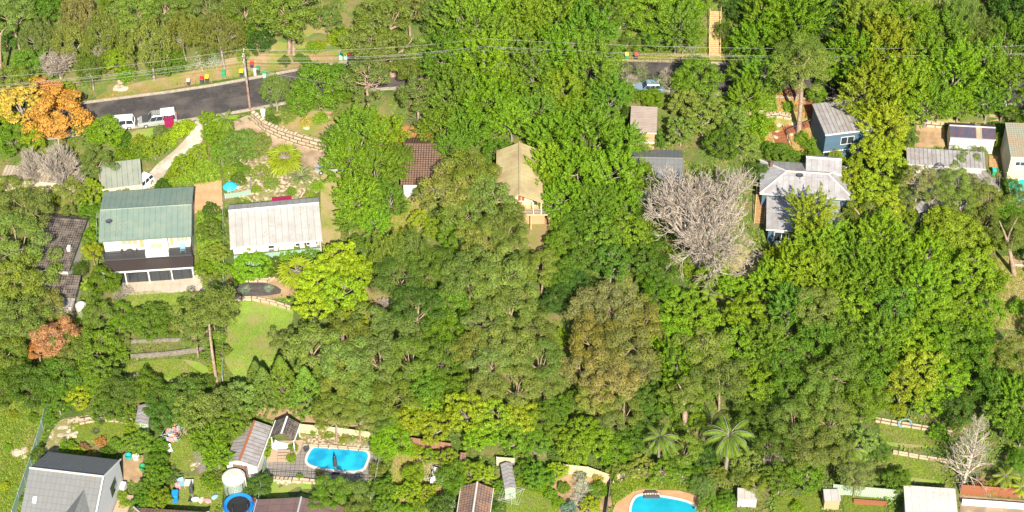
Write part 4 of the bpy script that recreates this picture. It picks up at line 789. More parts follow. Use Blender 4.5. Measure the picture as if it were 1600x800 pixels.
tp = thing('trampoline', 'round trampoline with blue pad ring and black net at the bottom edge', 'trampoline', G(374, 797)); MB().lathe([(1.45, .9), (1.95, .9), (1.98, .95), (1.95, 1.0), (1.45, 1.0)], 40).build('pad', 'blue_pad', tp); MB().lathe([(.01, .93), (1.45, .93)], 40).build('mat', 'black', tp)
for k in range(6):
    a = k*PI/3+.3; x, y = 1.9*math.cos(a), 1.9*math.sin(a); MB().tube((x, y, 0), (x, y, .9), .04).build('leg', 'grey_metal', tp); MB().tube((x, y, .95), (x, y, 2.7), .035).build('net_pole', 'dark_grey', tp)
mb = MB(); n = 60
for z in np.arange(1.1, 2.75, .3):
    for k in range(n): a, b = k*2*PI/n, (k+1)*2*PI/n; mb.tube((1.88*math.cos(a), 1.88*math.sin(a), z), (1.88*math.cos(b), 1.88*math.sin(b), z), .009, n=3, cap=False)
for k in range(n): a = k*2*PI/n; mb.tube((1.88*math.cos(a), 1.88*math.sin(a), 1.0), (1.88*math.cos(a), 1.88*math.sin(a), 2.7), .009, n=3, cap=False)
mb.build('net', 'black', tp)
def umbrella(label, px, h=2.9, m='dark_grey'):
    r = thing('umbrella', label, 'umbrella', G(*px)); MB().tube((0, 0, 0), (0, 0, h), .035).build('pole', 'grey_metal', r); MB().lathe([(.05, h*.35), (.3, h*.42), (.24, h*.7), (.05, h*.97)], 8).build('folded_canopy', m, r); MB().box(-.5, -.5, 0, .5, .5, .1).build('base', 'black', r)
umbrella('folded grey garden umbrella on the lawn beside the pale blue chair', (301, 779)); umbrella('folded dark umbrella standing at the front edge of the blue pool', (525, 737), 2.9)
def lounger(label, px, m='white', rz=0):
    r = thing('sun_lounger', label, 'lounger', G(*px), rz, None); MB().box(-.35, -1.0, .3, .35, .3, .36).build('seat', m, r, .01); MB().hexa([(-.35, .3, .3), (.35, .3, .3), (.35, .3, .36), (-.35, .3, .36)], [(-.35, .85, .68), (.35, .85, .68), (.35, .82, .74), (-.35, .82, .74)]).build('backrest', m, r)
    for x in (-.3, .3):
        for y in (-.9, .2): MB().box(x-.03, y-.03, 0, x+.03, y+.03, .3).build('leg', m, r)
lounger('white sun lounger on the pool deck, the one nearer the pavilion', (439, 697), rz=1.4); lounger('white sun lounger on the pool deck, the one nearer the deck steps', (436, 703), rz=1.4)
chair(G(265, 706), 'white garden chair below the crowded clothesline', 'white', .5, s=1.6); chair(G(284, 759), 'pale blue folding chair left of the folded umbrella', 'light_blue', .4, s=1.8); chair(G(279, 765), 'small pink chair left of the pale blue folding chair', 'pink_cloth', .4, s=1.2); chair(G(370, 296), 'white chair under the small blue umbrella', 'white', .2, s=1.3)
tb = thing('table', 'square white garden table right of the pale blue folding chair', 'table', G(296, 760)); MB().box(-.55, -.55, .7, .55, .55, .75).build('table_top', 'offwhite', tb)
for x in (-.45, .45):
    for y in (-.45, .45): MB().box(x-.03, y-.03, 0, x+.03, y+.03, .7).build('leg', 'offwhite', tb)
um = thing('umbrella', 'small bright blue umbrella above the white-roofed house', 'umbrella', G(361, 304)); MB().tube((0, 0, 0), (0, 0, 2.1), .03).build('pole', 'white', um); MB().lathe([(1.05, 1.55), (.6, 1.95), (.02, 2.15)], 10).build('canopy', C('cyan_cloth', (.03, .5, .65)), um)
fence('fence', 'low green mesh fence around the small blue umbrella', [(352, 310), (372, 308), (392, 304), (392, 282)], .9, 'metal_green')
chair(G(703, 783), 'white patio chair left of the long brown roof', 'white', 2.0, s=1.4); chair(G(706, 793), 'white patio chair nearest the bottom edge left of the brown roof', 'white', -1.0, s=1.4)
pl_ = thing('planter', 'dark planter with spilling plant at the left end of the blue pool', 'planter', G(479, 704)); MB().lathe([(.02, 0), (.3, 0), (.42, .5), (.36, .5), (.02, .42)], 14).build('pot', 'dark_grey', pl_)
bt_ = thing('garden_basin', 'white-rimmed garden basin under the pale gum at the right edge', 'basin', G(1590, 412)); MB().hexa([(-1.1, -.5, 0), (.9, -.6, 0), (1.1, .1, 0), (-.9, .5, 0)], [(-1.2, -.6, .35), (1, -.7, .35), (1.2, .15, .35), (-1, .6, .35)]).build('rim', 'offwhite', bt_); MB().hexa([(-1.0, -.42, .34), (.85, -.5, .34), (1.0, .08, .34), (-.85, .42, .34)], [(-1.0, -.42, .36), (.85, -.5, .36), (1.0, .08, .36), (-.85, .42, .36)]).build('soil', 'bare_earth', bt_)
# loose rocks
def rockmesh(seed):
    bm = bmesh.new(); bmesh.ops.create_icosphere(bm, subdivisions=2, radius=1); rs = np.random.default_rng(seed); a = rs.normal(size=(5, 3))
    for v in bm.verts: v.co *= 1+.25*sum(math.sin(2*v.co.dot(Vector(q))+i) for i, q in enumerate(a))/3; v.co.z *= .6
    me = bpy.data.meshes.new('boulder'); bm.to_mesh(me); bm.free(); me.materials.append(M['rock']); return me
# clotheslines with washing
def hoist(label, px, R=1.9, h=2.1):
    r = thing('clothes_hoist', label, 'clothesline', G(*px)); MB().tube((0, 0, 0), (0, 0, h), .035).build('post', 'grey_metal', r)
    for k in range(4): a = k*PI/2+.5; MB().tube((0, 0, h-.25), (R*math.cos(a), R*math.sin(a), h+.1), .025).build('arm', 'grey_metal', r)
    mb = MB()
    for q in (.35, .55, .75, .98):
        for k in range(4): a, b = k*PI/2+.5, (k+1)*PI/2+.5; mb.tube((R*q*math.cos(a), R*q*math.sin(a), h+.05), (R*q*math.cos(b), R*q*math.sin(b), h+.05), .01, n=3)
    mb.build('lines', 'white', r); return r
def garments(root, R, h, specs, seed, where, n):
    rr = random.Random(seed); base = {}
    for k in range(n):
        m, word = specs[k % len(specs)]; q = rr.choice([.35, .55, .75, .98])*R; e = rr.randrange(4); a, b = e*PI/2+.5, (e+1)*PI/2+.5; t = rr.uniform(.15, .85)
        A = Vector((q*math.cos(a), q*math.sin(a), h+.03)); B = Vector((q*math.cos(b), q*math.sin(b), h+.03)); p = A.lerp(B, t); d = (B-A).normalized(); w_ = rr.uniform(.25, .5); l = rr.uniform(.5, .9); s = Vector((-d.y, d.x, 0))
        mb = MB(); nn = 4; F_ = []
        for i in range(nn+1): v = s*(.05*math.sin(i*2.1+k)); F_.append((p+d*w_*(i/nn*2-1)*.5+v*0, p+d*w_*(i/nn*2-1)*.55+v-Vector((0, 0, l))))
        for i in range(nn): mb.quad([F_[i][0], F_[i+1][0], F_[i+1][1], F_[i][1]]); mb.quad([F_[i+1][0]+s*.02, F_[i][0]+s*.02, F_[i][1]+s*.04, F_[i+1][1]+s*.04])
        o = mb.build('garment', m); o.location = root.location; base.setdefault(word, []).append((p.x, o))
    for word, L_ in base.items():
        for i, (_, o) in enumerate(sorted(L_, key=lambda q: q[0])): tag(o, word+' garment on '+where+', '+['leftmost', 'second', 'third', 'fourth', 'fifth', 'sixth', 'seventh', 'eighth', 'ninth', 'tenth', 'eleventh', 'twelfth'][min(i, 11)]+' from the left', 'garment', 'washing on '+where)
H1 = hoist('rotary clothesline covered in washing on the small left lawn', (276, 690)); garments(H1, 1.9, 2.1, [('white', 'white'), ('pink_cloth', 'pink'), ('dark_cloth', 'navy'), ('offwhite', 'off-white'), ('light_blue', 'pale blue'), ('orange_cloth', 'orange'), ('tan_blind', 'tan')], 3, 'the crowded rotary clothesline', 46)
H2 = hoist('rotary clothesline with a few white clothes on the dry lawn', (684, 758)); garments(H2, 1.9, 2.1, [('white', 'white')], 4, 'the clothesline beside the narrow dark shed', 9)
H3 = hoist('empty rotary clothesline on the round lawn', (799, 790))
tsb = G(320, 781); rr = random.Random(9)
for k, (m, word) in enumerate((('white', 'white'), ('cream', 'cream'), ('pink_cloth', 'pink'), ('light_blue', 'pale blue'))):
    x, y = (k-1.5)*.8, rr.uniform(-.5, .5); me = rockmesh(40+k); me.name = 'cushion'; me.materials[0] = M[m]; o = link('cushion', me); o.scale = (.5, .38, .45); o.rotation_euler = (0, 0, k*1.3); o.location = (tsb.x+x, tsb.y+y, Tf(tsb.x+x, tsb.y+y)+.15); tag(o, word+' bulky cushion in the row right of the folded umbrella', 'cushion', 'cushions on the lower lawn')
for k, (px, m, nm_) in enumerate((((201, 716), 'teal_plastic', 'teal pot at the back of the brown courtyard'), ((223, 733), 'green_plastic', 'green pot at the right side of the brown courtyard'), ((213, 717), 'white', 'white pot at the back right of the brown courtyard'))):
    o = MB().lathe([(.02, 0), (.34, 0), (.45, .6), (.38, .6), (.3, .1), (.02, .1)], 14).build('pot', m); o.location = G(*px); tag(o, nm_, 'pot')
ub = thing('hose_reel', 'ring of pale blue hose hung on the terrace wall at right', 'hose', G(1412, 665)); mb = MB()
for j in range(3):
    for k in range(20): a, b = k*PI/10, (k+1)*PI/10; q = .75+.07*j; mb.tube((q*math.cos(a), -.3-.03*j, .8+q*math.sin(a)), (q*math.cos(b), -.3-.03*j, .8+q*math.sin(b)), .035, n=4, cap=False)
mb.build('coil', 'light_blue', ub)
RK = [rockmesh(i) for i in range(4)]; BOULD = []
def rocks(px0, px1, n, s0, s1, where, seed):
    rr = random.Random(seed); L_ = []; bm = bmesh.new()
    for k in range(n):
        px = rr.uniform(px0[0], px1[0]); py = rr.uniform(px0[1], px1[1]); g = G(px, py); s = rr.uniform(s0, s1); o = bpy.data.objects.new('boulder', RK[rr.randrange(4)]); o.location = g; o.scale = (s*rr.uniform(.8, 1.5), s, s*rr.uniform(.6, 1.1)); o.rotation_euler = (0, 0, rr.uniform(0, 6))
        if n <= 8: COL.objects.link(o); L_.append(o)
        else:
            t = o.data.copy(); t.transform(o.matrix_basis); bm.from_mesh(t); bpy.data.meshes.remove(t)
    if n > 8: me = bpy.data.meshes.new('rubble'); bm.to_mesh(me); me.materials.append(M['rock']); tag(link('rubble', me), kind='stuff')
    for i, o in enumerate(sorted(L_, key=lambda q: q.location.x)): tag(o, 'rough sandstone rock '+where+', '+['first', 'second', 'third', 'fourth', 'fifth', 'sixth', 'seventh', 'eighth'][i]+' from the left', 'rock', 'rocks '+where)
rocks((180, 125), (200, 140), 5, .3, .8, 'on the verge left of the bins', 1); rocks((440, 180), (535, 205), 16, .2, .6, 'in the bed above the stone wall', 2); rocks((355, 262), (495, 312), 40, .15, .45, 'in the rock garden behind the white-roofed house', 3)
rocks((90, 665), (125, 705), 30, .12, .4, 'in the left rubble bed', 4); rocks((230, 214), (262, 220), 5, .2, .5, 'below the verge beside the utility truck', 5); rocks((1185, 160), (1245, 235), 26, .15, .5, 'on the terraces beside the brown steps', 6); rocks((26, 692), (40, 790), 3, .5, .9, 'in the grassy field', 7)
rocks((296, 715), (312, 735), 8, .15, .4, 'beside the sleeper steps', 8); rocks((480, 693), (585, 702), 24, .12, .3, 'along the back of the pool', 9); rocks((420, 752), (500, 756), 14, .15, .35, 'along the bright lawn edge', 10)
# ---------------------------------------------------------------- vegetation prototypes
def limb(S, a, b, ra, rb, rng, bend=.12, n=4):
    a = np.array(a, float); b = np.array(b, float); L = np.linalg.norm(b-a); off = rng.normal(size=3)*L*bend; off[2] = -abs(off[2])*.5; pr = a; prr = ra
    for k in range(1, n+1):
        t = k/n; p = a+(b-a)*t+off*4*t*(1-t)*.5; r = ra+(rb-ra)*t; S.append((*pr, *p, prr, r)); pr = p; prr = r
    return S
def dome(n, rng, zmin=-.35):
    """well spread directions on the upper part of a sphere"""
    k = np.arange(n)+.5; z = 1-(1-zmin)*k/n; ph = k*2.39996+rng.uniform(0, 6); r = np.sqrt(np.maximum(0, 1-z*z)); d = np.stack([r*np.cos(ph), r*np.sin(ph), z], 1); d += rng.normal(size=d.shape)*.09; return d/np.linalg.norm(d, axis=1)[:, None]
KINDS = {   # R crown radius, Hc crown centre height, zs vertical squash, nc clumps, nl leaves per clump, cr clump radius, L, W leaf size
 'gum':     dict(R=4.0, Hc=7.5, zs=.75, nc=30, nl=430, cr=(.19, .32), cz=.72, L=.23, W=.12, zmin=-.4, depth=(.62, 1.06), gap=.1, limbs=14, tr=.2, bark='bark_pale', shell=.8),
 'gumopen': dict(R=4.0, Hc=7.5, zs=.7, nc=40, nl=220, cr=(.14, .25), cz=.6, L=.23, W=.12, zmin=-.4, depth=(.55, 1.0), gap=.22, limbs=22, tr=.24, bark='bark_pale', shell=.7),
 'feather': dict(R=3.6, Hc=5.2, zs=1.0, nc=150, nl=100, cr=(.10, .18), cz=1.0, L=.25, W=.13, zmin=-.5, depth=(.6, 1.08), gap=.06, limbs=10, tr=.22, bark='bark_grey', spray=2.1),
 'dense':   dict(R=3.0, Hc=3.4, zs=.85, nc=75, nl=170, cr=(.15, .25), cz=.75, L=.2, W=.12, zmin=-.55, depth=(.74, 1.0), gap=.04, limbs=8, tr=.18, bark='bark_dark', shell=.75),
 'yellow':  dict(R=3.6, Hc=4.6, zs=.75, nc=85, nl=90, cr=(.12, .2), cz=.6, L=.30, W=.2, zmin=-.4, depth=(.55, 1.0), gap=.08, limbs=12, tr=.18, bark='bark_grey'),
 'droop':   dict(R=3.6, Hc=6.0, zs=.95, nc=130, nl=75, cr=(.09, .13), cz=2.6, L=.42, W=.07, zmin=-.4, depth=(.5, 1.0), gap=.05, limbs=12, tr=.2, bark='bark_grey', hang=1),
 'conifer': dict(R=2.3, Hc=3.6, zs=1.5, nc=330, nl=40, cr=(.08, .13), cz=1.5, L=.2, W=.09, zmin=-.8, depth=(.8, 1.0), gap=0, limbs=4, tr=.14, bark='bark_dark', cone=1),
 'shrub':   dict(R=1.3, Hc=.85, zs=.75, nc=55, nl=46, cr=(.2, .3), cz=.8, L=.17, W=.1, zmin=-.5, depth=(.6, .95), gap=0, limbs=6, tr=.05, bark='bark_dark'),
 'hedge':   dict(R=1.3, Hc=.8, zs=.8, nc=170, nl=85, cr=(.12, .18), cz=.8, L=.10, W=.07, zmin=-.5, depth=(.85, .98), gap=0, limbs=4, tr=.05, bark='bark_dark'),
 'airy':    dict(R=1.8, Hc=1.9, zs=.9, nc=45, nl=34, cr=(.14, .24), cz=.9, L=.15, W=.07, zmin=-.4, depth=(.4, 1.0), gap=.2, limbs=22, tr=.07, bark='twig_grey'),
}
def crown_and_trunk(kind, seed):
    K = KINDS[kind]; rng = np.random.default_rng(seed); R, Hc = K['R'], K['Hc']; cen = np.array([0, 0, Hc]); d = dome(K['nc'], rng, K['zmin'])
    lob = 1+.16*np.sin(3*np.arctan2(d[:, 1], d[:, 0])+seed)+.12*np.sin(5*np.arctan2(d[:, 1], d[:, 0])+2*seed+3*d[:, 2])
    q = rng.uniform(*K['depth'], size=K['nc'])**.7*lob
    P = d*q[:, None]*R*np.array([1, 1, K['zs']])
    if K.get('cone'):
        zz = (d[:, 2]-K['zmin'])/(1-K['zmin']); rr_ = R*(1.02-zz**1.3)*rng.uniform(.8, 1.05, len(zz)); a = np.arctan2(d[:, 1], d[:, 0]); P = np.stack([rr_*np.cos(a), rr_*np.sin(a), (zz-.5)*2*R*K['zs']*.95], 1)
    keep = rng.random(K['nc']) > K['gap']; P = P[keep]; dd = d[keep]; n = len(P); LP = []; LN = []; TG = []
    for i in range(n):
        cr = R*rng.uniform(*K['cr']); m = int(K['nl']*rng.uniform(.75, 1.25)*(cr/(R*np.mean(K['cr'])))**1.6)
        s = rng.normal(size=(m, 3)); s /= np.linalg.norm(s, axis=1)[:, None]; s[:, 2] = np.where(rng.random(m) < .75, np.abs(s[:, 2]), s[:, 2]); e = s*rng.uniform(K.get('shell', .55), 1.06, m)[:, None]*cr*(1+.16*np.sin(s@rng.normal(size=3)*3.2+i))[:, None]; nn = s*.8+np.array([0, 0, .35])+rng.normal(size=(m, 3))*.45
        if K.get('spray'):
            ax = dd[i]+np.array([0, 0, .55])+rng.normal(size=3)*.25; ax /= np.linalg.norm(ax); al = (e*ax).sum(1)[:, None]; e = e+ax*al*(K['spray']-1); e -= ax*cr*.3; taper = 1-np.clip((e*ax).sum(1)/(cr*K['spray']), 0, .75); pa = (e*ax).sum(1)[:, None]*ax; e = pa+(e-pa)*taper[:, None]*.8
            TG.append(np.repeat(ax[None], m, 0)+s*.5)
        else: e[:, 2] *= K['cz']; TG.append(np.repeat(np.array([[0, 0, -1.5]]), m, 0)+rng.normal(size=(m, 3))*.3 if K.get('hang') else rng.normal(size=(m, 3)))
        if K.get('hang'): e[:, 2] -= cr; nn = rng.normal(size=(m, 3))+dd[i]*.8
        LP.append(P[i]+e); LN.append(nn)
    LP = np.concatenate(LP)+cen; LN = np.concatenate(LN); TG = np.concatenate(TG); ok = LP[:, 2] > .05; LP, LN, TG = LP[ok], LN[ok], TG[ok]
    sz = rng.uniform(.65, 1.3, len(LP)); cm = rawmesh('crown', leafquads(LP, LN, K['L']*sz, K['W']*sz, rng, TG), quadsF(len(LP)), 'leaf', 4)
    S = []; fork = np.array([rng.normal()*.25, rng.normal()*.25, max(.15, Hc-R*K['zs']*.75)]); tr = K['tr']
    S = limb(S, (0, 0, -1.0), fork, tr*1.25, tr*.85, rng, .03, 4); pick = rng.permutation(n)[:K['limbs']]; mids = []
    for j in range(min(5, K['limbs'])):
        m = fork+(P[pick[j]]+cen-fork)*.45; mids.append(m); limb(S, fork, m, tr*.7, tr*.4, rng, .1, 3)
    for j in pick:
        e = P[j]*.9+cen; m = min(mids, key=lambda q_: np.linalg.norm(q_-e)); limb(S, m, e, tr*.36, tr*.07, rng, .16, 4)
        for _ in range(2): t = e+rng.normal(size=3)*R*.1; limb(S, m+(e-m)*.6, t, tr*.14, tr*.05, rng, .15, 2)
    return cm, segmesh('trunk', S, K['bark'], 6)
def bare_meshes(seed, H, spread, levels, kids, tr, up=.5, bark='twig', base=.18, twigr=.014, vase=True):
    rng = np.random.default_rng(seed); S = []; T_ = []; tips = []
    def grow(p, d, L, r, lv):
        q = p.copy(); n = 3; pr = r
        for k in range(n):
            dd = d+rng.normal(size=3)*.10+np.array([0, 0, .05*up]); dd /= np.linalg.norm(dd); qn = q+dd*L/n; rn = max(twigr, r*(1-.42*(k+1)/n)); (T_ if lv >= levels-1 else S).append((*q, *qn, pr, rn)); q = qn; pr = rn; d = dd
            if lv < levels and k < n-1 or lv < levels-1 and k == n-1:
                for _ in range(kids if k == n-1 else max(1, kids-2)):
                    sd_ = rng.normal(size=3); sd_ -= d*(sd_@d); sd_ /= np.linalg.norm(sd_)+1e-6; nd = d*rng.uniform(.75, 1.1)+sd_*rng.uniform(.35, .8)*spread; nd[2] += .12*up; nd /= np.linalg.norm(nd); grow(q.copy(), nd, L*rng.uniform(.55, .82), rn*.68, lv+1)
    b = np.array([0, 0, 0.]); top = np.array([0, 0, H*base]); limb(S, (0, 0, -1), top, tr*1.2, tr, rng, .02, 3)
    if vase:
        for k in range(9): a = k*2*PI/9+rng.uniform(-.3, .3); e = rng.uniform(.45, 1.25); d = np.array([math.cos(a)*math.cos(e)*spread*1.3, math.sin(a)*math.cos(e)*spread*1.3, math.sin(e)]); d /= np.linalg.norm(d); grow(top+np.array([0, 0, rng.uniform(-.1, .6)]), d, H*.26, tr*.55, 1)
    else:
        limb(S, top, (0, 0, H*.95), tr, .04, rng, .02, 8)
        for k in range(46):
            z = H*(base+.78*k/46); a = k*2.4; e = .35+.5*k/46; ln = H*(.2-.13*k/46); d = np.array([math.cos(a)*math.cos(e), math.sin(a)*math.cos(e), math.sin(e)]); grow(np.array([0, 0, z]), d, ln, tr*.35*(1-.7*k/46), 3)
    return segmesh('trunk', S, bark, 5), segmesh('branches', T_, bark, 3)
def palm_meshes(kind, seed):
    rng = np.random.default_rng(seed); Vq = []; 
    def q(a, b, c, d): Vq.extend([a, b, c, d])
    if kind == 'fan': H, nf, fl = 3.4, 24, 1.35
    elif kind == 'cycad': H, nf, fl = .8, 44, 1.9
    elif kind == 'banana': H, nf, fl = 2.2, 12, 2.6
    elif kind == 'stout': H, nf, fl = 2.0, 40, 2.2
    else: H, nf, fl = 6.5, 26, 3.7
    top = np.array([0, 0, H]); S = []; ST = []; limb(ST, (0, 0, -.8), top, .26 if kind != 'stout' else .55, .2 if kind != 'stout' else .5, rng, .01, 5)
    for k in range(nf):
        a = k*2.39996+rng.normal()*.2; el = rng.normal()*.12+ 1.35-1.75*(k/nf)**.9 if kind not in ('cycad', 'stout') else 1.2-1.3*(k/nf); h = np.array([math.cos(a), math.sin(a), 0]); side = np.array([-h[1], h[0], 0]); up = np.array([0, 0, 1.])
        pts = [top]; n = 9; e = el; L = fl*rng.uniform(.7, 1.15)*(1.25 if kind == 'fan' else 1)
        for i in range(n): pts.append(pts[-1]+(h*math.cos(e)+up*math.sin(e))*L/n); e -= (.10 if kind == 'fan' else .23)*(1.0 if kind != 'cycad' else .5)
        for i in range(n if kind != 'fan' else 7): S.append((*pts[i], *pts[i+1], .035*(1-i/n)+.012, .035*(1-(i+1)/n)+.012))
        if kind == 'fan':
            c = pts[7]; d = pts[7]-pts[6]; d /= np.linalg.norm(d); nrm = np.cross(d, side)
            for j in range(17):
                t = -2.0+4.0*j/16; dd = d*math.cos(t)+side*math.sin(t); p1 = c+dd*.6; lift = .06*(-1)**j; p2 = c+dd*rng.uniform(1.1, 1.35)-up*rng.uniform(.15, .45); w_ = np.cross(dd, nrm)*.075; q(c, p1+w_+nrm*lift, p2, p1-w_-nrm*lift)
        elif kind == 'banana':
            for i in range(1, n): 
                w0 = .42*math.sin(PI*i/n*.95)+.04; w1 = .42*math.sin(PI*(i+1)/n*.95)+.04
                for s_ in (-1, 1): q(pts[i], pts[i]+side*s_*w0-up*.12, pts[i+1]+side*s_*w1-up*.12, pts[i+1])
        else:
            m = 38
            for j in range(m):
                t = (.12+.88*j/m)*n; i = min(n-1, int(t)); f = t-i; p = pts[i]*(1-f)+pts[i+1]*f; d = pts[i+1]-pts[i]; d /= np.linalg.norm(d); ll = (.46 if kind != 'cycad' else .3)*math.sin(PI*(.12+.85*j/m))**.6*(fl/3.0+.2)
                for s_ in (-1, 1): dd = d*.55+side*s_*.8-up*(.35 if kind == 'feather' else .02); dd /= np.linalg.norm(dd); w_ = d*.026*(fl/3.4+.3); dd2 = dd-up*(1.1 if kind == 'feather' else .1); q(p-w_, p+dd*ll*.55-w_, p+(dd*.55+dd2*.45)*ll, p+dd*ll*.55+w_)
    Vq = np.array(Vq); cm = rawmesh('crown', Vq, quadsF(len(Vq)//4), 'palm_leaf', 4)
    dead = None
    if kind in ('feather', 'fan'):
        D = []
        for k in range(26): a = rng.uniform(0, 6.3); h = np.array([math.cos(a), math.sin(a), 0]); s_ = np.array([-h[1], h[0], 0]); p0 = top-np.array([0, 0, .1]); p1 = p0+h*.45-np.array([0, 0, .6]); p2 = p1+h*.05-np.array([0, 0, rng.uniform(.8, 1.9)*(1 if kind == 'feather' else .5)]); D.extend([p0, p1+s_*.1, p2, p1-s_*.1])
        dead = rawmesh('dead_fronds', np.array(D), quadsF(len(D)//4), NM('dead_frond', (.5, .34, .17), (.36, .24, .12), 3, .9), 4)
    return cm, segmesh('trunk', ST+S, 'bark_grey', 6), dead, H
PROTO = {}; 
for kd, ns in (('gum', 4), ('gumopen', 3), ('feather', 4), ('dense', 4), ('yellow', 3), ('droop', 3), ('conifer', 2), ('shrub', 4), ('hedge', 2), ('airy', 2)):
    PROTO[kd] = [crown_and_trunk(kd, 11+7*i+len(kd)) for i in range(ns)]
COLR = {'olive': (.178, .235, .042), 'olive2': (.205, .24, .055), 'green': (.132, .228, .018), 'bright': (.178, .29, .014), 'lime': (.25, .32, .018), 'yellow': (.29, .38, .015), 'dark': (.06, .12, .018), 'mid': (.10, .175, .02), 'brown': (.225, .215, .06), 'grey': (.24, .25, .14), 'orange': (.55, .29, .08), 'gold': (.44, .33, .05), 'silver': (.5, .52, .38), 'blue': (.2, .3, .2), 'red': (.42, .19, .08), 'conif': (.15, .25, .035), 'pink': (.5, .22, .12), 'tanp': (.36, .27, .14)}
COLW = {'olive': 'olive-green', 'olive2': 'khaki-green', 'green': 'mid-green', 'bright': 'bright green', 'lime': 'lime-green', 'yellow': 'yellow-green', 'dark': 'dark green', 'mid': 'deep green', 'brown': 'brownish', 'grey': 'grey-green', 'orange': 'orange autumn', 'gold': 'golden autumn', 'silver': 'pale silvery', 'blue': 'blue-grey', 'red': 'reddish', 'conif': 'cool green', 'pink': 'pinkish', 'tanp': 'tan'}
KW = {'gum': ('gum_tree', 'gum with clumped crown', 'tree'), 'gumopen': ('gum_tree', 'open gum with pale limbs', 'tree'), 'feather': ('leafy_tree', 'tree with feathery upright sprays', 'tree'), 'dense': ('broadleaf_tree', 'round dense tree', 'tree'), 'yellow': ('spreading_tree', 'spreading tree', 'tree'), 'droop': ('she_oak_tree', 'tree with fine drooping foliage', 'tree'), 'conifer': ('conifer_tree', 'cone-shaped conifer', 'tree'), 'shrub': ('shrub', 'leafy bush', 'shrub'), 'hedge': ('hedge_shrub', 'clipped rounded bush', 'shrub'), 'airy': ('airy_shrub', 'thin twiggy bush', 'shrub'),
      'fan': ('fan_palm', 'fan palm', 'palm'), 'feath': ('feather_palm', 'feather palm', 'palm'), 'cycad': ('cycad', 'cycad rosette', 'plant'), 'banana': ('banana_plant', 'broad-leaved banana plant', 'plant'), 'stout': ('date_palm', 'stout date palm', 'palm'), 'bare': ('bare_tree', 'leafless tree', 'tree'), 'bareb': ('bare_tree', 'leafless tree', 'tree'), 'baret': ('bare_tree', 'leafless tree', 'tree')}
LM = {'the blue pool': (525, 718), 'the kidney-shaped pool': (1038, 790), 'the big leafless tree': (1100, 315), 'the green-roofed house': (230, 345), 'the white-roofed house': (430, 350), 'the beige roof': (812, 270), 'the utility truck': (247, 183), 'the power pole': (388, 130), 'the brown tiled house': (665, 252), 'the blue studio': (1305, 195), 'the blue house': (1240, 290), 'the navy-roofed shed': (1518, 205), 'the timber staircase': (1117, 55), 'the grey-roofed house': (120, 750), 'the flat white roof': (1455, 780), 'the round lawn': (830, 780), 'the large bright lawn': (395, 530), 'the second leafless tree': (1520, 690), 'the dark mossy tile roofs': (95, 400), 'the light blue car': (1012, 133), 'the long white shed': (385, 700), 'the terraced lawns': (1425, 690), 'the long brown roof': (740, 780), 'the orange tree': (90, 175)}
VEG = []; rv = random.Random(77); SCENTRE = {}
def inst(meshes, names, loc, s, rz, color, sz=1.0):
    r = bpy.data.objects.new('x', None); COL.objects.link(r); r.empty_display_size = .5; r.location = loc; r.rotation_euler = (0, 0, rz); r.scale = (s, s, s*sz)
    for me, nm_ in zip(meshes, names):
        if me is None: continue
        c = bpy.data.objects.new(nm_, me); COL.objects.link(c); c.parent = r; c.color = (*color, 1)
    return r
def infoot(x, y, m=0):
    return any(in1(x, y, f) for f in FOOT)
def plant(px, py, r, kind, col='green', hs=None, sz=None, rz=None, lab=None):
    """a tree or bush whose crown is centred on the pixel px,py with pixel radius r"""
    if px > 1040 and py > 400 and kind == 'dense' and r > 22 and rv.random() < .5: kind, col = rv.choice([('gum', 'olive'), ('feather', 'bright'), ('feather', 'green'), ('yellow', 'bright'), ('gum', 'olive2')])
    K = KINDS[kind]; sc0 = r/11.0/K['R']; f = 1.0
    for f in (hs or 1.0, .85, .7, .55, 1.2, 1.4, 1.6, .4):
        g = G(px, py, K['Hc']*sc0*f)
        if not infoot(g.x, g.y): break
    s = r/(proj((g.x, g.y, g.z+K['Hc']*sc0))[2])/K['R']*1.03
    col_ = np.array(COLR[col] if isinstance(col, str) else col)*np.array([rv.uniform(.82, 1.06), rv.uniform(.95, 1.06), rv.uniform(.7, 1.3)])*rv.uniform(.84, 1.2)
    me = PROTO[kind][rv.randrange(len(PROTO[kind]))]; o = inst(me, ('crown', 'trunk'), g, s, rz if rz is not None else rv.uniform(0, 6.28), col_, sz or 1); o.name = KW[kind][0]
    if f != 1: o.children[0].location.z = K['Hc']*(f-1); o.children[1].scale.z = f
    VEG.append([o, kind, col if isinstance(col, str) else 'green', px, py, r, lab]); return o
BARE = {'bareb': bare_meshes(3, 11.0, 1.1, 6, 2, .5, .8, 'twig', .12, .019), 'baret': bare_meshes(8, 11.5, .9, 5, 3, .26, .5, 'twig', .1, .016, False), 'bare': bare_meshes(5, 6, .9, 4, 4, .16, .9, 'twig_grey', .15, .02)}
BH = {'bareb': (11.0, 5.6), 'baret': (11.5, 3.4), 'bare': (6, 3.6)}
def bare(px, py, r, kind='bare', lab=None, sz=1.0, rz=None, at=.6, barkcol=None):
    H, R = BH[kind]; s = r/11.0/R; g = G(px, py, H*s*at*sz); s = r/proj(g)[2]/R; o = inst(BARE[kind], ('trunk', 'branches'), g, s, rv.uniform(0, 6.28) if rz is None else rz, (1, 1, 1), sz); o.name = KW[kind][0]; VEG.append([o, kind, '', px, py, r, lab]); return o
PALM = {k: [palm_meshes('feather' if k == 'feath' else k, 3+i) for i in range(2)] for k in ('fan', 'feath', 'cycad', 'banana', 'stout')}; PR = {'fan': 2.3, 'feath': 3.1, 'cycad': 1.7, 'banana': 2.2, 'stout': 2.0}
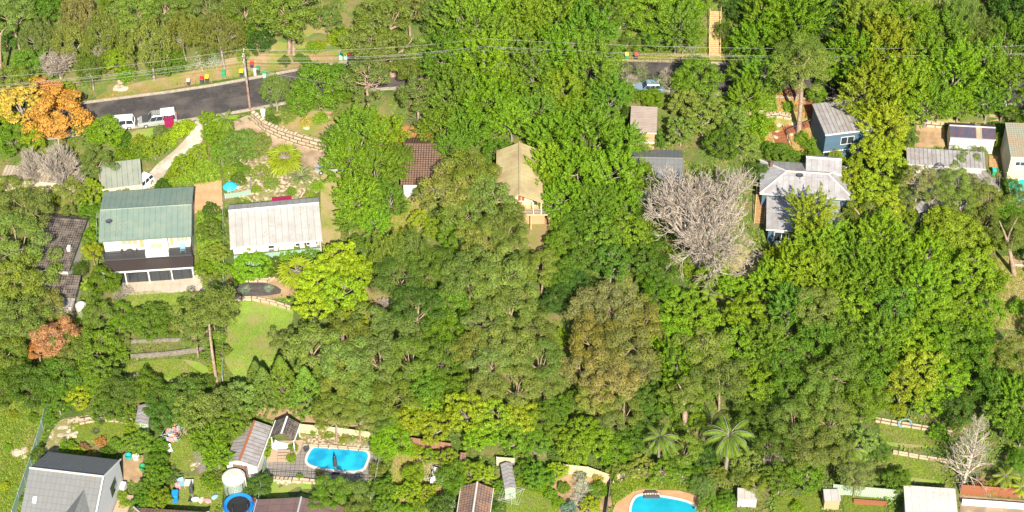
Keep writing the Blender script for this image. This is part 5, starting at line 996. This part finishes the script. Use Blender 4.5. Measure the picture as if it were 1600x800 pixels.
def palm(px, py, r, kind, col='bright', lab=None, sz=1.0):
    me = PALM[kind][rv.randrange(2)]; H = me[3]; s = r/11.0/PR[kind]; g = G(px, py, H*s*sz); s = r/proj(g)[2]/PR[kind]; c = np.array(COLR[col])*rv.uniform(.9, 1.1)
    o = inst((me[0], me[1], me[2]), ('crown', 'trunk', 'dead_fronds'), g, s, rv.uniform(0, 6.28), c, sz); o.name = KW[kind][0]; VEG.append([o, kind, col, px, py, r, lab]); return o
# ---------------------------------------------------------------- the big and recognisable ones
bare(1101, 312, 92, 'bareb', 'very large pinkish-grey leafless tree with a wide fan of bare twigs, right of centre', at=.6, sz=1.22); bare(1522, 690, 40, 'baret', 'tall narrow leafless tree above the brown-red fence at lower right', at=.55, sz=1.25)
bare(92, 248, 46, 'bare', 'leafless grey tree behind the dark mossy tile roofs, just below the orange tree', sz=1.7); bare(46, 252, 36, 'bare', 'leafless grey tree near the left edge, behind the dark mossy tile roofs', sz=1.5); bare(120, 262, 22, 'bare', 'small leafless grey tree left of the grey-green garage roof')
bare(190, 452, 22, 'bare', 'bare whitish bush at the left end of the patio', sz=.8); bare(88, 90, 42, 'bare', 'dead pale-limbed tree among the khaki trees above the orange tree'); bare(205, 590, 20, 'bare', 'small bare tan bush beside the timber retaining wall', sz=.8); bare(160, 78, 26, 'bare', 'dead grey crown among the trees at upper left', sz=1.1)
bare(1385, 480, 26, 'bare', 'dead twiggy crown low in the woods left of the dry clearing'); bare(1190, 400, 22, 'bare', 'small bare tree between the big leafless tree and the blue house deck'); bare(1045, 118, 22, 'bare', 'silvery bare tree right of the light blue car'); bare(985, 125, 18, 'bare', 'thin bare tree left of the light blue car'); bare(1210, 715, 24, 'bare', 'dead pale-limbed branches below the woods, left of the lower garden shed'); bare(1080, 545, 18, 'bare', 'dead twigs between the brownish gum and the right woods'); bare(845, 702, 16, 'bare', 'grey dead twigs above the cream fence', sz=.6); bare(600, 470, 16, 'bare', 'small dead tree beside the red clearing')
for x, y, r, k, c, z in ((444, 250, 31, 'fan', 'lime', .8), (462, 424, 33, 'fan', 'lime', .8), (470, 277, 19, 'cycad', 'green', 1), (352, 188, 24, 'feath', 'bright', .8), (800, 108, 26, 'feath', 'bright', 1), (1140, 675, 42, 'feath', 'green', 1), (1032, 680, 30, 'feath', 'green', 1.15), (1330, 700, 26, 'feath', 'bright', 1), (667, 128, 17, 'banana', 'lime', 1), (1122, 152, 18, 'stout', 'bright', .9), (1015, 430, 24, 'banana', 'green', 1), (1108, 462, 20, 'banana', 'bright', 1), (655, 190, 20, 'cycad', 'mid', 1), (1572, 742, 24, 'feath', 'lime', .6), (1598, 760, 20, 'feath', 'yellow', .6), (1545, 764, 12, 'cycad', 'blue', .8), (1562, 766, 10, 'cycad', 'blue', .8), (520, 210, 16, 'cycad', 'mid', 1), (133, 445, 14, 'banana', 'bright', .8), (1215, 140, 12, 'cycad', 'bright', .8), (384, 452, 9, 'cycad', 'blue', .5), (420, 450, 8, 'cycad', 'blue', .5), (150, 674, 7, 'cycad', 'dark', .6), (268, 745, 17, 'cycad', 'mid', .8), (330, 690, 14, 'cycad', 'bright', 1), (770, 756, 10, 'feath', 'bright', .5)): palm(x, y, r, k, c, sz=z)
BIG = '''528 118 18 dense green|562 122 22 gum olive|548 140 18 dense green|1000 120 15 airy olive|1028 128 14 airy olive|1012 152 14 shrub bright|990 150 14 shrub green|975 112 14 airy olive2|1045 140 14 airy grey|1335 172 18 feather bright|1000 108 13 airy grey|622 246 20 feather green 1.3|706 232 24 feather green 1.2|372 282 13 shrub mid|408 272 16 yellow olive|424 288 12 shrub olive|400 296 8 shrub bright|495 292 10 shrub bright|484 304 7 shrub lime|455 300 8 shrub green|380 226 24 dense olive|404 226 18 dense olive|425 190 12 shrub mid|450 184 12 shrub olive|478 192 10 shrub gold|502 186 12 shrub bright|530 182 12 shrub olive|20 648 8 shrub lime|64 724 6 shrub bright|8 760 8 shrub lime|30 780 7 shrub green|12 700 7 shrub bright|52 652 8 shrub green
30 168 38 yellow gold|92 182 42 dense orange|40 140 24 yellow gold|75 150 24 dense orange|6 190 26 yellow lime|-20 170 30 dense green
20 30 34 gum olive|72 14 27 dense mid|62 62 30 droop olive2|128 30 34 droop brown|48 98 24 dense green|112 68 30 droop olive2|165 55 34 droop olive2|208 24 36 gum olive|232 74 40 droop olive2|286 56 32 droop olive2|262 14 30 gum olive|345 60 36 droop brown|384 20 30 gum olive|20 130 26 gum olive2|140 110 24 droop olive|180 95 20 dense bright|196 118 14 shrub bright
255 98 24 dense green|276 92 14 dense green|386 52 16 dense bright|372 40 15 dense bright|325 15 26 gum olive|315 100 18 airy silver|335 98 12 airy silver
166 208 25 dense bright|133 200 19 yellow olive|190 220 16 shrub mid|150 255 24 gum olive|20 218 26 dense green|50 215 24 yellow lime|340 212 22 dense bright|372 232 25 dense olive|395 228 20 dense olive|326 190 16 yellow bright|345 240 18 yellow green|310 240 16 yellow lime|285 258 18 yellow bright|272 272 12 shrub lime|240 232 18 yellow lime|220 238 14 shrub green|218 222 12 shrub lime|262 222 14 shrub yellow|280 206 14 shrub yellow|292 198 12 shrub yellow|250 206 11 shrub olive2|360 270 11 hedge bright|372 262 9 hedge green|383 268 9 hedge green|367 248 7 hedge green|350 208 16 shrub green
450 28 46 gum olive|405 66 20 dense dark|380 88 10 shrub lime|490 76 12 shrub bright|468 92 9 shrub mid|478 96 9 shrub mid|500 72 10 shrub lime|445 96 9 shrub mid|512 30 24 gum olive|530 60 18 shrub lime
430 142 25 droop olive|498 138 38 dense green|470 160 22 dense green|525 150 20 dense green|592 38 44 gumopen olive|640 20 34 gumopen olive2|582 70 34 gumopen olive|570 128 42 gumopen olive2|655 150 36 gumopen olive|672 86 30 gum olive|690 28 34 gum olive
560 210 38 feather green|600 212 30 feather bright|545 262 38 feather bright|590 268 36 feather green|560 315 36 feather bright|602 318 30 feather green|530 228 24 feather green|585 350 24 feather bright|545 345 20 feather green|625 255 20 feather green
725 45 48 feather green|765 20 42 feather bright|700 95 42 feather green|750 100 44 feather bright|712 155 42 feather green|760 165 42 feather bright|690 200 32 feather green|735 200 32 feather green|785 70 40 feather green|820 40 42 feather bright|835 110 40 feather green|800 190 28 feather bright|800 150 32 feather green
870 30 42 feather bright|915 60 44 feather green|880 95 42 feather bright|925 110 42 feather green|945 25 34 feather green|950 150 30 feather green|880 145 36 feather bright|725 215 22 feather green|842 175 30 feather green|775 238 20 dense green|790 232 14 shrub green|852 290 26 feather bright|640 108 24 gum olive|590 95 26 gum olive|560 70 24 gum olive2
968 32 18 airy silver|1012 25 36 dense bright|1058 45 36 feather green|1030 60 24 dense green|1068 18 26 dense bright|1080 58 19 feather bright|1066 74 14 airy silver|1082 76 10 airy blue|1182 70 32 feather bright|1158 112 22 feather green|1185 120 32 feather green|1165 155 28 feather bright|1158 20 20 dense dark|1195 25 34 feather bright
1090 122 32 dense bright|1068 130 18 dense bright|1070 165 26 yellow olive2|1100 185 30 yellow olive|1065 205 24 yellow olive|1145 190 26 yellow olive|1130 225 26 dense green|1160 225 24 yellow olive|1020 155 16 dense bright|972 148 18 feather green|1185 195 18 shrub bright
868 215 38 feather bright|925 215 42 feather bright|975 225 30 feather bright|862 262 34 feather bright|905 272 42 feather bright|960 275 42 feather bright|1000 280 26 feather bright|880 312 32 feather bright|930 325 34 feather green|975 325 30 feather green|900 180 28 feather bright|1008 252 18 feather bright|840 232 18 feather bright
1240 30 44 feather bright|1235 85 34 feather green|1290 30 36 dense dark|1252 98 40 gum olive|1215 85 30 dense bright|1345 40 44 feather lime|1335 95 42 feather bright|1385 80 46 feather lime|1420 40 38 feather bright|1360 150 46 feather lime|1410 140 42 feather lime|1440 95 40 feather bright|1475 60 38 feather green|1490 115 42 feather bright|1450 160 36 feather bright|1380 200 36 feather lime|1352 185 26 feather bright|1500 35 34 droop olive|1540 60 32 droop olive|1535 110 40 feather green|1580 70 38 feather green|1580 130 36 feather green|1545 160 26 feather green|1590 25 34 dense dark|1500 165 24 feather bright
1298 120 20 dense dark|1276 150 14 dense bright|1232 167 9 shrub bright|1254 216 11 shrub bright|1264 228 11 shrub bright|1216 240 16 dense green|1235 246 14 dense green|1200 232 12 shrub green|1205 200 9 shrub lime
40 330 40 gum olive|15 300 26 gum olive|25 375 42 gum olive|55 430 40 gum olive|20 440 40 gum olive|30 500 42 gum olive|75 478 26 gum olive2|5 545 36 gum olive|70 370 14 gum olive2|105 545 30 gum olive|50 600 36 dense mid|90 590 34 dense mid|145 545 34 dense green|150 582 30 yellow green|10 600 30 dense mid
85 525 36 gumopen red|60 545 20 gumopen red|140 300 22 yellow lime|140 335 16 dense green|138 372 14 dense bright|175 300 10 shrub green|110 300 22 gum olive
162 440 24 dense green|150 492 24 gum olive|232 503 28 dense mid|258 508 20 dense mid|272 508 10 shrub red|212 498 10 airy silver|318 488 30 gumopen olive|326 470 30 gum olive 1.35|300 500 20 gumopen olive 1.3|350 490 18 gumopen olive 1.3|1250 95 34 gum olive 1.3|1575 352 24 dense green 1.6|1590 350 20 gum olive 1.5|305 520 30 gumopen olive|340 470 20 gum olive|330 360 18 dense olive|330 330 14 shrub mid|338 395 18 yellow olive|318 420 14 shrub bright|330 440 16 gum olive
394 414 28 hedge bright|426 416 17 hedge mid|452 404 17 hedge bright|482 404 20 hedge bright|372 440 8 shrub bright
530 410 36 yellow yellow|500 440 34 yellow yellow|555 425 30 yellow yellow|535 460 38 yellow yellow|488 475 30 yellow yellow|555 485 26 yellow lime
612 395 34 droop olive|645 395 34 droop olive|622 432 36 gum mid|665 420 34 gum mid|655 342 16 yellow lime|640 365 14 shrub lime|715 372 26 dense green|700 300 40 gum olive2|735 275 38 gum olive|720 335 34 gum olive|765 315 38 gum olive|790 360 36 gum olive|755 370 34 gum olive2|665 305 18 gum olive|800 330 20 gum olive2|648 480 40 gum mid|700 480 36 dense green|735 430 40 gum olive|780 430 40 gum olive|800 480 38 gum olive|760 500 34 gumopen olive|705 420 30 gum mid|580 505 30 gum olive|620 520 34 gum olive|540 520 34 gum olive
862 374 12 shrub olive|880 350 18 dense green|880 380 24 dense green|845 420 28 gum olive|880 425 26 dense mid|812 418 24 gum olive|868 470 22 dense dark|905 355 26 dense green|940 370 34 yellow green|980 365 34 yellow green|1000 405 30 yellow mid|955 410 34 yellow mid|915 400 28 dense mid|1025 420 26 dense mid|895 440 22 dense dark
925 480 34 gum brown|965 480 38 gum brown|1000 500 34 gum brown|930 530 38 gum brown|975 540 42 gum brown|910 575 32 gum brown|955 590 40 gum brown|1000 575 28 gum brown|930 620 28 gum olive2|975 640 26 gum olive2
835 520 32 gum olive|800 545 38 gum olive|845 560 34 gum olive|770 560 36 gum olive2|740 545 30 gum olive2|810 600 34 gum olive|760 605 28 gum olive2|850 600 24 gum olive
490 540 38 gum olive|445 532 22 gum olive|540 560 38 gum olive|590 560 38 gum olive|640 560 36 gum olive|685 560 34 dense mid|535 600 32 gum olive|560 610 36 gum olive|610 620 34 gum olive|655 610 32 dense green|520 645 32 gum olive|560 650 28 gum olive|600 655 24 gum olive|690 610 26 dense green|700 520 30 dense green|640 655 30 yellow lime|680 665 30 yellow lime|665 640 26 yellow bright|612 685 28 dense bright|600 700 18 dense bright
412 602 27 conifer conif|440 588 29 conifer conif|478 604 30 conifer conif|400 585 20 conifer conif|497 590 20 conifer conif
730 640 34 yellow lime|775 650 32 yellow lime|815 650 30 yellow lime|845 660 26 dense green|750 680 26 yellow bright|800 685 26 yellow bright|838 690 20 dense green|870 640 22 dense green|720 605 22 dense green|915 670 26 yellow bright|900 700 24 dense bright|940 690 26 yellow bright|955 660 20 gum olive2
1010 620 26 dense mid|985 690 24 dense mid|1010 650 22 dense mid|965 705 24 dense green|1060 620 36 yellow green|1060 570 36 dense bright|1045 520 34 dense bright|1090 500 36 yellow bright|1100 545 36 dense green|1130 590 36 dense green|1150 540 36 yellow bright|1165 490 34 dense green|1180 600 34 dense green|1090 600 30 dense green|1065 475 30 yellow bright|1110 430 22 dense bright|1145 445 24 dense green|1070 700 26 dense green|1100 715 22 dense mid|1055 720 22 dense mid|1180 650 28 dense mid|1195 540 34 dense green
1030 460 26 dense green|1170 720 24 yellow olive|1120 740 18 yellow olive|970 738 20 yellow olive|1000 728 22 yellow olive2|1035 738 22 yellow green|1065 740 20 yellow green|1090 740 16 dense green
1268 335 34 feather lime|1282 310 24 feather lime|1272 375 34 feather bright|1212 405 18 feather lime|1246 352 16 yellow lime|1332 285 26 yellow lime 1.2|1290 380 34 feather bright|1240 420 36 feather bright|1280 430 34 feather lime|1200 440 30 feather bright
1362 240 30 yellow lime|1380 240 30 yellow lime|1400 275 30 yellow lime|1365 300 34 yellow lime|1335 285 26 yellow lime|1385 330 30 yellow lime|1340 335 24 yellow lime|1335 258 14 yellow lime|1298 265 11 shrub lime
1435 280 28 gumopen olive2|1460 300 28 gumopen olive2|1500 252 26 gumopen olive|1490 290 28 gum olive|1525 300 26 gum olive|1545 315 26 gum olive|1575 345 30 dense green|1420 310 20 gum olive|1502 320 28 gum olive
1375 375 42 feather bright|1340 400 34 feather green|1400 420 38 feather bright|1440 400 34 feather bright|1355 440 38 feather green|1310 445 34 feather bright|1480 360 36 dense lime|1465 395 30 dense bright|1510 380 36 dense lime|1520 420 38 yellow bright|1485 435 36 yellow bright|1440 450 36 dense green|1395 480 36 dense green|1330 490 36 dense green|1275 480 34 dense bright|1235 480 34 feather green|1540 350 26 gum olive|1548 440 24 shrub bright|1500 475 36 yellow bright|1460 490 34 dense bright|1540 480 30 yellow bright
1280 525 34 dense green|1330 530 38 dense green|1380 530 38 dense green|1310 575 36 dense green|1360 580 38 dense green|1350 625 32 dense green|1420 530 38 yellow bright|1460 535 36 yellow bright|1440 580 38 yellow lime|1410 600 34 yellow lime|1480 590 34 yellow bright|1500 540 34 dense green|1540 560 38 dense green|1580 560 34 dense mid|1560 600 36 dense mid|1590 620 34 dense green|1450 625 28 yellow bright|1570 650 32 yellow green|1600 670 30 yellow green|1220 560 34 dense mid|1235 610 34 dense mid|1280 625 34 gum olive|1240 655 34 gum olive|1300 650 34 gum olive|1215 690 30 gum mid|1270 700 34 gum olive|1310 700 26 dense green|1346 688 26 yellow olive|1340 740 26 dense green|1404 752 20 dense green|1260 740 30 yellow green|1220 745 28 yellow green|1180 755 18 gum olive|1495 640 26 dense mid|1590 720 18 dense green|1525 520 28 dense green|1590 480 14 shrub bright
1465 675 14 shrub bright|1290 760 14 shrub olive|1408 775 10 shrub green|1550 760 12 shrub lime|1530 756 12 shrub red|1155 745 14 gum olive|1135 780 14 shrub green|1128 795 14 shrub bright
255 625 26 dense mid|290 620 30 dense mid|255 645 26 dense mid|295 650 22 dense mid|230 605 24 dense green|310 645 34 dense olive|345 640 34 dense olive|370 620 30 yellow olive|355 665 30 yellow green|328 688 26 feather green|340 710 22 feather bright|370 650 20 dense olive|185 610 28 dense mid|165 640 22 dense mid|120 620 22 yellow lime|90 625 24 yellow green|135 600 24 dense green|200 650 16 shrub green|217 690 22 yellow green|210 672 16 shrub bright|250 700 14 shrub green|180 695 12 shrub green|140 715 10 shrub gold|178 696 9 shrub gold|158 690 9 shrub red|105 700 14 shrub bright|120 706 12 shrub lime|130 700 9 shrub red|170 706 12 shrub mid|75 655 12 shrub green
245 740 20 yellow green|232 760 18 yellow green|246 778 20 yellow bright|225 780 18 yellow green|264 744 13 shrub mid|325 750 12 shrub bright|335 760 11 shrub bright|345 745 9 shrub olive|190 775 10 shrub lime|195 788 10 shrub lime|245 722 16 dense green|390 765 12 shrub green|408 755 17 dense mid|394 785 9 shrub red|412 686 18 yellow bright|408 705 14 yellow bright|458 700 8 shrub green|455 716 8 shrub lime|20 560 30 dense mid|-20 480 36 gum olive
470 668 6 shrub bright|490 673 7 shrub bright|503 675 6 shrub red|514 678 8 shrub bright|526 677 6 shrub red|541 680 7 shrub brown|552 682 6 shrub bright|564 682 7 shrub brown|578 684 7 shrub green|535 688 5 shrub lime|468 745 6 shrub bright|500 740 6 shrub brown
520 765 26 gum green|550 770 26 gum olive|530 795 26 gum green|560 795 22 gum olive|498 785 20 gum green|590 735 14 shrub olive|600 760 18 yellow green|598 790 20 yellow green|612 770 16 shrub bright
645 740 16 dense bright|642 765 18 yellow bright|665 770 16 yellow lime|655 790 12 shrub bright|630 800 14 dense bright|700 715 18 yellow lime|672 712 14 yellow lime|650 705 12 shrub lime|705 745 22 dense green|735 735 20 yellow bright|755 740 18 yellow lime|690 790 20 dense mid|712 762 14 dense green|780 760 12 yellow bright|768 790 10 shrub dark
842 742 24 yellow green|820 735 16 dense green|869 736 17 yellow yellow|880 762 9 hedge green|905 745 12 airy silver|910 762 14 airy silver|905 780 14 airy silver|908 742 9 shrub mid|935 765 14 shrub bright|922 788 16 yellow yellow|935 745 10 shrub gold|828 756 10 hedge bright|845 762 10 hedge bright|860 772 10 hedge bright|872 785 9 hedge bright|808 752 8 hedge bright|950 770 8 shrub green|890 795 12 shrub blue
1100 760 20 droop olive|1108 790 16 dense green|1245 792 10 shrub bright'''
for ln in BIG.split('\n'):
    for it in ln.split('|'):
        a = it.split(); plant(float(a[0]), float(a[1]), float(a[2]), a[3], a[4], hs=float(a[5]) if len(a) > 5 else None)
NB = len(VEG); grid = [(x+rv.uniform(-6, 6), y+rv.uniform(-6, 6)) for y in range(-20, 830, 22) for x in range(-30, 1640, 22)]; nfill = 0
NOFILL = [[(-80, 590), (80, 600), (60, 700), (20, 830), (-80, 830)], [(398, 0), (560, 0), (560, 100), (395, 118)], [(140, 120), (400, 84), (400, 120), (150, 165)], [(250, 680), (330, 690), (360, 745), (360, 800), (250, 800)]]
for (x, y) in grid:
    g = G(x, y, .8)
    if infoot(g.x, g.y) or any(in1(g.x, g.y+d_, c) for c in CLEAR for d_ in (0, 1.2, -1)) or any(in1(x, y, n_) for n_ in NOFILL): continue
    if min(np.hypot(g.x-a_[0], g.y-a_[1]) for a_ in R5[::2]) < 5.5: continue
    if any(math.hypot(x-v[3], y-v[4]) < v[5]*.9+8 for v in VEG) or (nfill > 150): continue
    near = min(VEG[:NB], key=lambda v: math.hypot(x-v[3], y-v[4])); c = near[2] if near[2] in ('green', 'bright', 'mid', 'olive', 'lime') else rv.choice(['green', 'mid', 'bright', 'olive']); k = rv.choice(['shrub', 'dense', 'yellow', 'droop', 'gum'])
    plant(x, y, rv.uniform(11, 17), k, rv.choice([c, c, 'bright', 'mid', 'lime'])); nfill += 1
print('FILL', nfill, 'VEG', len(VEG))
# beyond the frame, so that a step aside still sees woods
for k in range(70):
    side = k % 4; x, y = ((-150+rv.random()*130, rv.uniform(-60, 560)) if side == 0 else (1625+rv.random()*150, rv.uniform(-60, 700)) if side == 1 else (rv.uniform(-60, 1660), -30-rv.random()*120))
    plant(x, y, rv.uniform(28, 44), rv.choice(['gum', 'feather', 'dense', 'yellow', 'droop']), rv.choice(['olive', 'green', 'bright', 'mid']))
# pale single trunks that show in the photograph
def gumtrunk(label, base, top, r0=.35, forks=(), cr=0, ck='gum'):
    g = G(*base); zz = lambda y: max(.8, (base[1]-y)/(8.0+base[1]/800)); tp_ = PZ(top[0], top[1], g.z+zz(top[1])); root = thing('gum_tree', label, 'tree', g); rng = np.random.default_rng(int(base[0])); e = tp_-g; S = limb([], (0, 0, -.5), tuple(e), r0, r0*.5, rng, .03, 6)
    link('trunk', segmesh('trunk', S, 'bark_pale', 8), root); S = []
    for (fx, fy, fz) in forks: f = PZ(fx, fy, g.z+zz(fy))-g; limb(S, tuple(e), tuple(f), r0*.45, r0*.12, rng, .14, 5)
    if cr:
        s = cr/10.8/4.0; c = link('crown', PROTO[ck][int(base[0]) % 3][0], root, tuple(np.array(COLR['olive'])*rv.uniform(.9, 1.1))); c.scale = (s, s, s*.9); c.location = e+Vector((0, 0, 1.0-KINDS[ck]['Hc']*s*.9)); c.rotation_euler = (0, 0, 1.0)
    if forks: link('limbs', segmesh('limbs', S, 'bark_pale', 6), root)
gumtrunk('gum with a bare straight pale trunk beside the brown brick steps', (1248, 208), (1254, 120, 8.5), .42, ((1240, 95, 10), (1265, 90, 10.5), (1282, 112, 9)), 38)
gumtrunk('gum with a leaning pink-brown trunk at the edge of the large bright lawn', (339, 596), (326, 500, 8.5), .26, ((310, 480, 10), (345, 470, 10), (300, 505, 9)), 38)
gumtrunk('forked pale gum rising from the white-rimmed basin at the right edge', (1586, 428), (1574, 378, 4.5), .4, ((1561, 345, 8), (1590, 340, 8.5)), 26)
gumtrunk('huge gum with a thick pinkish trunk and twisting limbs over the road', (613, 118), (612, 94, 7), .6, ((600, 66, 10), (634, 74, 10), (600, 118, 9), (630, 96, 8), (585, 140, 9), (645, 58, 11)), 52, 'gumopen')
gumtrunk('gum with a stout pale forked trunk below the small brown clearing at top', (451, 82), (452, 45, 6), .4, ((440, 38, 7.5), (462, 36, 7.5)), 30)
gumtrunk('tall thin gum trunk standing bare at the far upper left edge', (8, 146), (0, 55, 9), .3, ((-5, 40, 10), (10, 42, 10))); gumtrunk('brown-trunked gum rising from the woods left of the feather palms', (1071, 672), (1067, 625, 5), .5, ((1060, 600, 8), (1080, 602, 8)), 26)
gumtrunk('gum with an open fork of pale limbs inside the woods below the beige roof', (753, 512), (750, 488, 4), .3, ((742, 470, 7), (780, 462, 7), (760, 475, 7)), 24, 'gumopen')
gumtrunk('gum with thick twisted trunk between the blue house and the woods', (1352, 378), (1350, 350, 3), .5, ((1335, 325, 6), (1365, 320, 6)), 28)
# ---------------------------------------------------------------- labels that single each plant out
DIRW = {'R': 'right of', 'L': 'left of', 'U': 'behind', 'D': 'in front of'}
ORD = ['nearest', 'second', 'third', 'fourth', 'fifth', 'sixth', 'seventh', 'eighth', 'ninth', 'tenth', 'eleventh', 'twelfth', 'thirteenth', 'fourteenth', 'fifteenth', 'sixteenth']
buck = {}
for v in VEG:
    o, kind, col, px, py, r, lab = v; nm_, kw, cat = KW[kind]; o['category'] = cat; o['group'] = {'tree': 'trees of the wooded hillside gardens', 'shrub': 'garden shrubs', 'palm': 'palms', 'plant': 'large-leaved garden plants'}[cat]
    if lab: o['label'] = lab; continue
    n, c = min(LM.items(), key=lambda q: math.hypot(px-q[1][0], (py-q[1][1])*1.3)); dx, dy = px-c[0], (py-c[1])*1.2
    dd = ('R' if dx > 0 else 'L') if abs(dx) > abs(dy) else ('D' if dy > 0 else 'U'); buck.setdefault((kind, col, n, dd), []).append((math.hypot(dx, dy), v))
for (kind, col, n, dd), L_ in buck.items():
    L_.sort(key=lambda q: q[0])
    for i, (_, v) in enumerate(L_):
        cw = COLW.get(col, ''); base = (cw+' '+KW[kind][1]).strip()
        v[0]['label'] = base+(' ' if len(L_) == 1 else ', '+ORD[min(i, 15)]+' ')+DIRW[dd]+' '+n
# ---------------------------------------------------------------- undergrowth (one mass of leaves over all planted ground)
rg = np.random.default_rng(4); NU = 420000; x = rg.uniform(-95, 95, NU); y = rg.uniform(-62, 78, NU)
dens = np.sin(x*.9+1.3*np.sin(y*.7))*np.sin(y*1.1+np.sin(x*.5))+.6*np.sin(x*.31+2)*np.sin(y*.37)+rg.normal(size=NU)*.35; ok = dens > -.35
for poly in CLEAR+FOOT: ok &= ~inpoly(x, y, poly)
bd = np.full(NU, 1e9)
for i in range(len(ROADPTS)-1):
    a, b = ROADPTS[i], ROADPTS[i+1]; d = b[:2]-a[:2]; t = np.clip(((x-a[0])*d[0]+(y-a[1])*d[1])/(d@d), 0, 1); bd = np.minimum(bd, np.hypot(x-a[0]-t*d[0], y-a[1]-t*d[1]))
ok &= bd > 4.4; x, y, dens = x[ok], y[ok], dens[ok]; z = T(x, y)+np.clip(dens, 0, 1.6)*.55*rg.uniform(.2, 1, len(x))+.06
Nn = rg.normal(size=(len(x), 3))*.6+np.array([0, -.2, .8]); sz = rg.uniform(.7, 1.4, len(x))
ug = link('undergrowth', rawmesh('undergrowth', leafquads(np.stack([x, y, z], 1), Nn, .36*sz, .2*sz, rg), quadsF(len(x)), 'leaf', 4), color=(.16, .25, .03)); tag(ug, kind='stuff')
def scatter(name, polys, n, col, size, zr, mat='leaf', seed=1, W=.25):
    rg = np.random.default_rng(seed); PP = []
    for poly in polys:
        q = [G(*p) for p in poly]; xs = [p.x for p in q]; ys = [p.y for p in q]; x = rg.uniform(min(xs), max(xs), n); y = rg.uniform(min(ys), max(ys), n); k = inpoly(x, y, [(p.x, p.y) for p in q]); x, y = x[k], y[k]
        for f in FOOT: k = ~inpoly(x, y, f); x, y = x[k], y[k]
        PP.append(np.stack([x, y, T(x, y)+.06+rg.uniform(0, zr, len(x))], 1))
    P = np.concatenate(PP); Nn = rg.normal(size=(len(P), 3))*.7+np.array([0, -.3, .5]); s = rg.uniform(.6, 1.3, len(P))
    tag(link(name, rawmesh(name, leafquads(P, Nn, size*s, size*W*s, rg, np.array([0, 0, 1.5])+rg.normal(size=(len(P), 3))*.5), quadsF(len(P)), mat, 4), color=col), kind='stuff')
scatter('long_grass', [[(-80, 600), (40, 600), (78, 610), (70, 680), (22, 830), (-90, 840)], [(950, 742), (1060, 738), (1120, 752), (1110, 768), (1000, 762), (958, 790)]], 26000, (.20, .29, .03), .4, .25)
scatter('groundcover', [[(200, 222), (250, 212), (296, 192), (300, 200), (262, 232), (230, 250), (205, 250)], [(240, 292), (300, 240), (345, 262), (345, 284), (300, 290)], [(125, 290), (152, 292), (152, 400), (126, 392)], [(305, 330), (345, 336), (345, 440), (312, 430)], [(1180, 150), (1210, 145), (1215, 180), (1190, 230), (1165, 230)], [(405, 745), (350, 745), (345, 600), (395, 600), (400, 700)]], 9000, (.20, .32, .03), .35, .35, seed=2, W=.5)
scatter('lawn_tufts', [[(196, 458), (240, 455), (335, 470), (330, 505), (196, 500)], [(352, 474), (400, 470), (462, 492), (440, 530), (420, 585), (352, 600)], [(200, 566), (280, 560), (330, 594), (198, 588)], [(110, 662), (196, 660), (198, 688), (108, 690)], [(240, 690), (300, 684), (318, 712), (300, 738), (255, 735)], [(255, 745), (350, 745), (352, 800), (256, 800)], [(792, 768), (830, 762), (872, 790), (878, 830), (790, 830)], [(1372, 652), (1480, 672), (1470, 700), (1376, 690)], [(1385, 706), (1492, 722), (1490, 756), (1384, 740)], [(1212, 778), (1280, 770), (1284, 812), (1210, 815)], [(1318, 774), (1380, 776), (1384, 820), (1318, 820)]], 13000, (.20, .27, .04), .15, .04, seed=8, W=.45)
scatter('verge_grass', [[(150, 150), (300, 118), (400, 90), (560, 80), (560, 90), (400, 112), (300, 130), (150, 160)], [(960, 70), (1135, 68), (1135, 98), (960, 98)], [(602, 310), (660, 300), (668, 345), (640, 380), (606, 372)], [(1545, 400), (1610, 400), (1612, 520), (1545, 510)], [(612, 705), (690, 716), (690, 810), (610, 815)]], 7000, (.26, .28, .04), .22, .12, seed=3, W=.35)
scatter('leaf_litter', [[(150, 150), (300, 118), (400, 90), (560, 80), (560, 90), (400, 112), (300, 130), (150, 160)], [(590, 205), (650, 196), (700, 206), (702, 224), (600, 240)], [(1180, 140), (1262, 136), (1270, 238), (1190, 240)], [(60, 500), (120, 500), (120, 560), (60, 560)]], 5000, (.5, .2, .07), .2, .04, 'dry_leaf', 4, .6)

# fallen leaves and twigs lying on every roof: one mass per roof
rr = np.random.default_rng(12)
for o in [q for q in bpy.data.objects if q.type == 'MESH' and q.name.split('.')[0] == 'roof' and q.parent and q.parent.name.split('.')[0] != 'car']:
    bb = np.array([c[:] for c in o.bound_box]); lo, hi = bb.min(0), bb.max(0); ar = (hi[0]-lo[0])*(hi[1]-lo[1])
    if ar < 12 or len(o.data.polygons) < 6: continue
    P = []; Nn = []; cx, cy = rr.uniform(lo[0], hi[0], 5), rr.uniform(lo[1], hi[1], 5)
    for k in range(int(min(420, ar*2.2))):
        j = rr.integers(5); sp = rr.choice([.7, 3.5]); x, y = cx[j]+rr.normal()*sp, cy[j]+rr.normal()*sp
        ok, hit, nn, fi = o.ray_cast(Vector((x, y, hi[2]+1)), Vector((0, 0, -1)))
        if ok and nn.z > .3: P.append(tuple(hit+nn*.02)); Nn.append(tuple(nn))
    if P: c = link('leaf_litter', rawmesh('leaf_litter', leafquads(np.array(P), np.array(Nn)+rr.normal(size=(len(P), 3))*.15, .14*rr.uniform(.5, 1.3, len(P)), .07, rr), quadsF(len(P)), 'dry_leaf', 4), o, (.22, .13, .06)); c['kind'] = 'stuff'
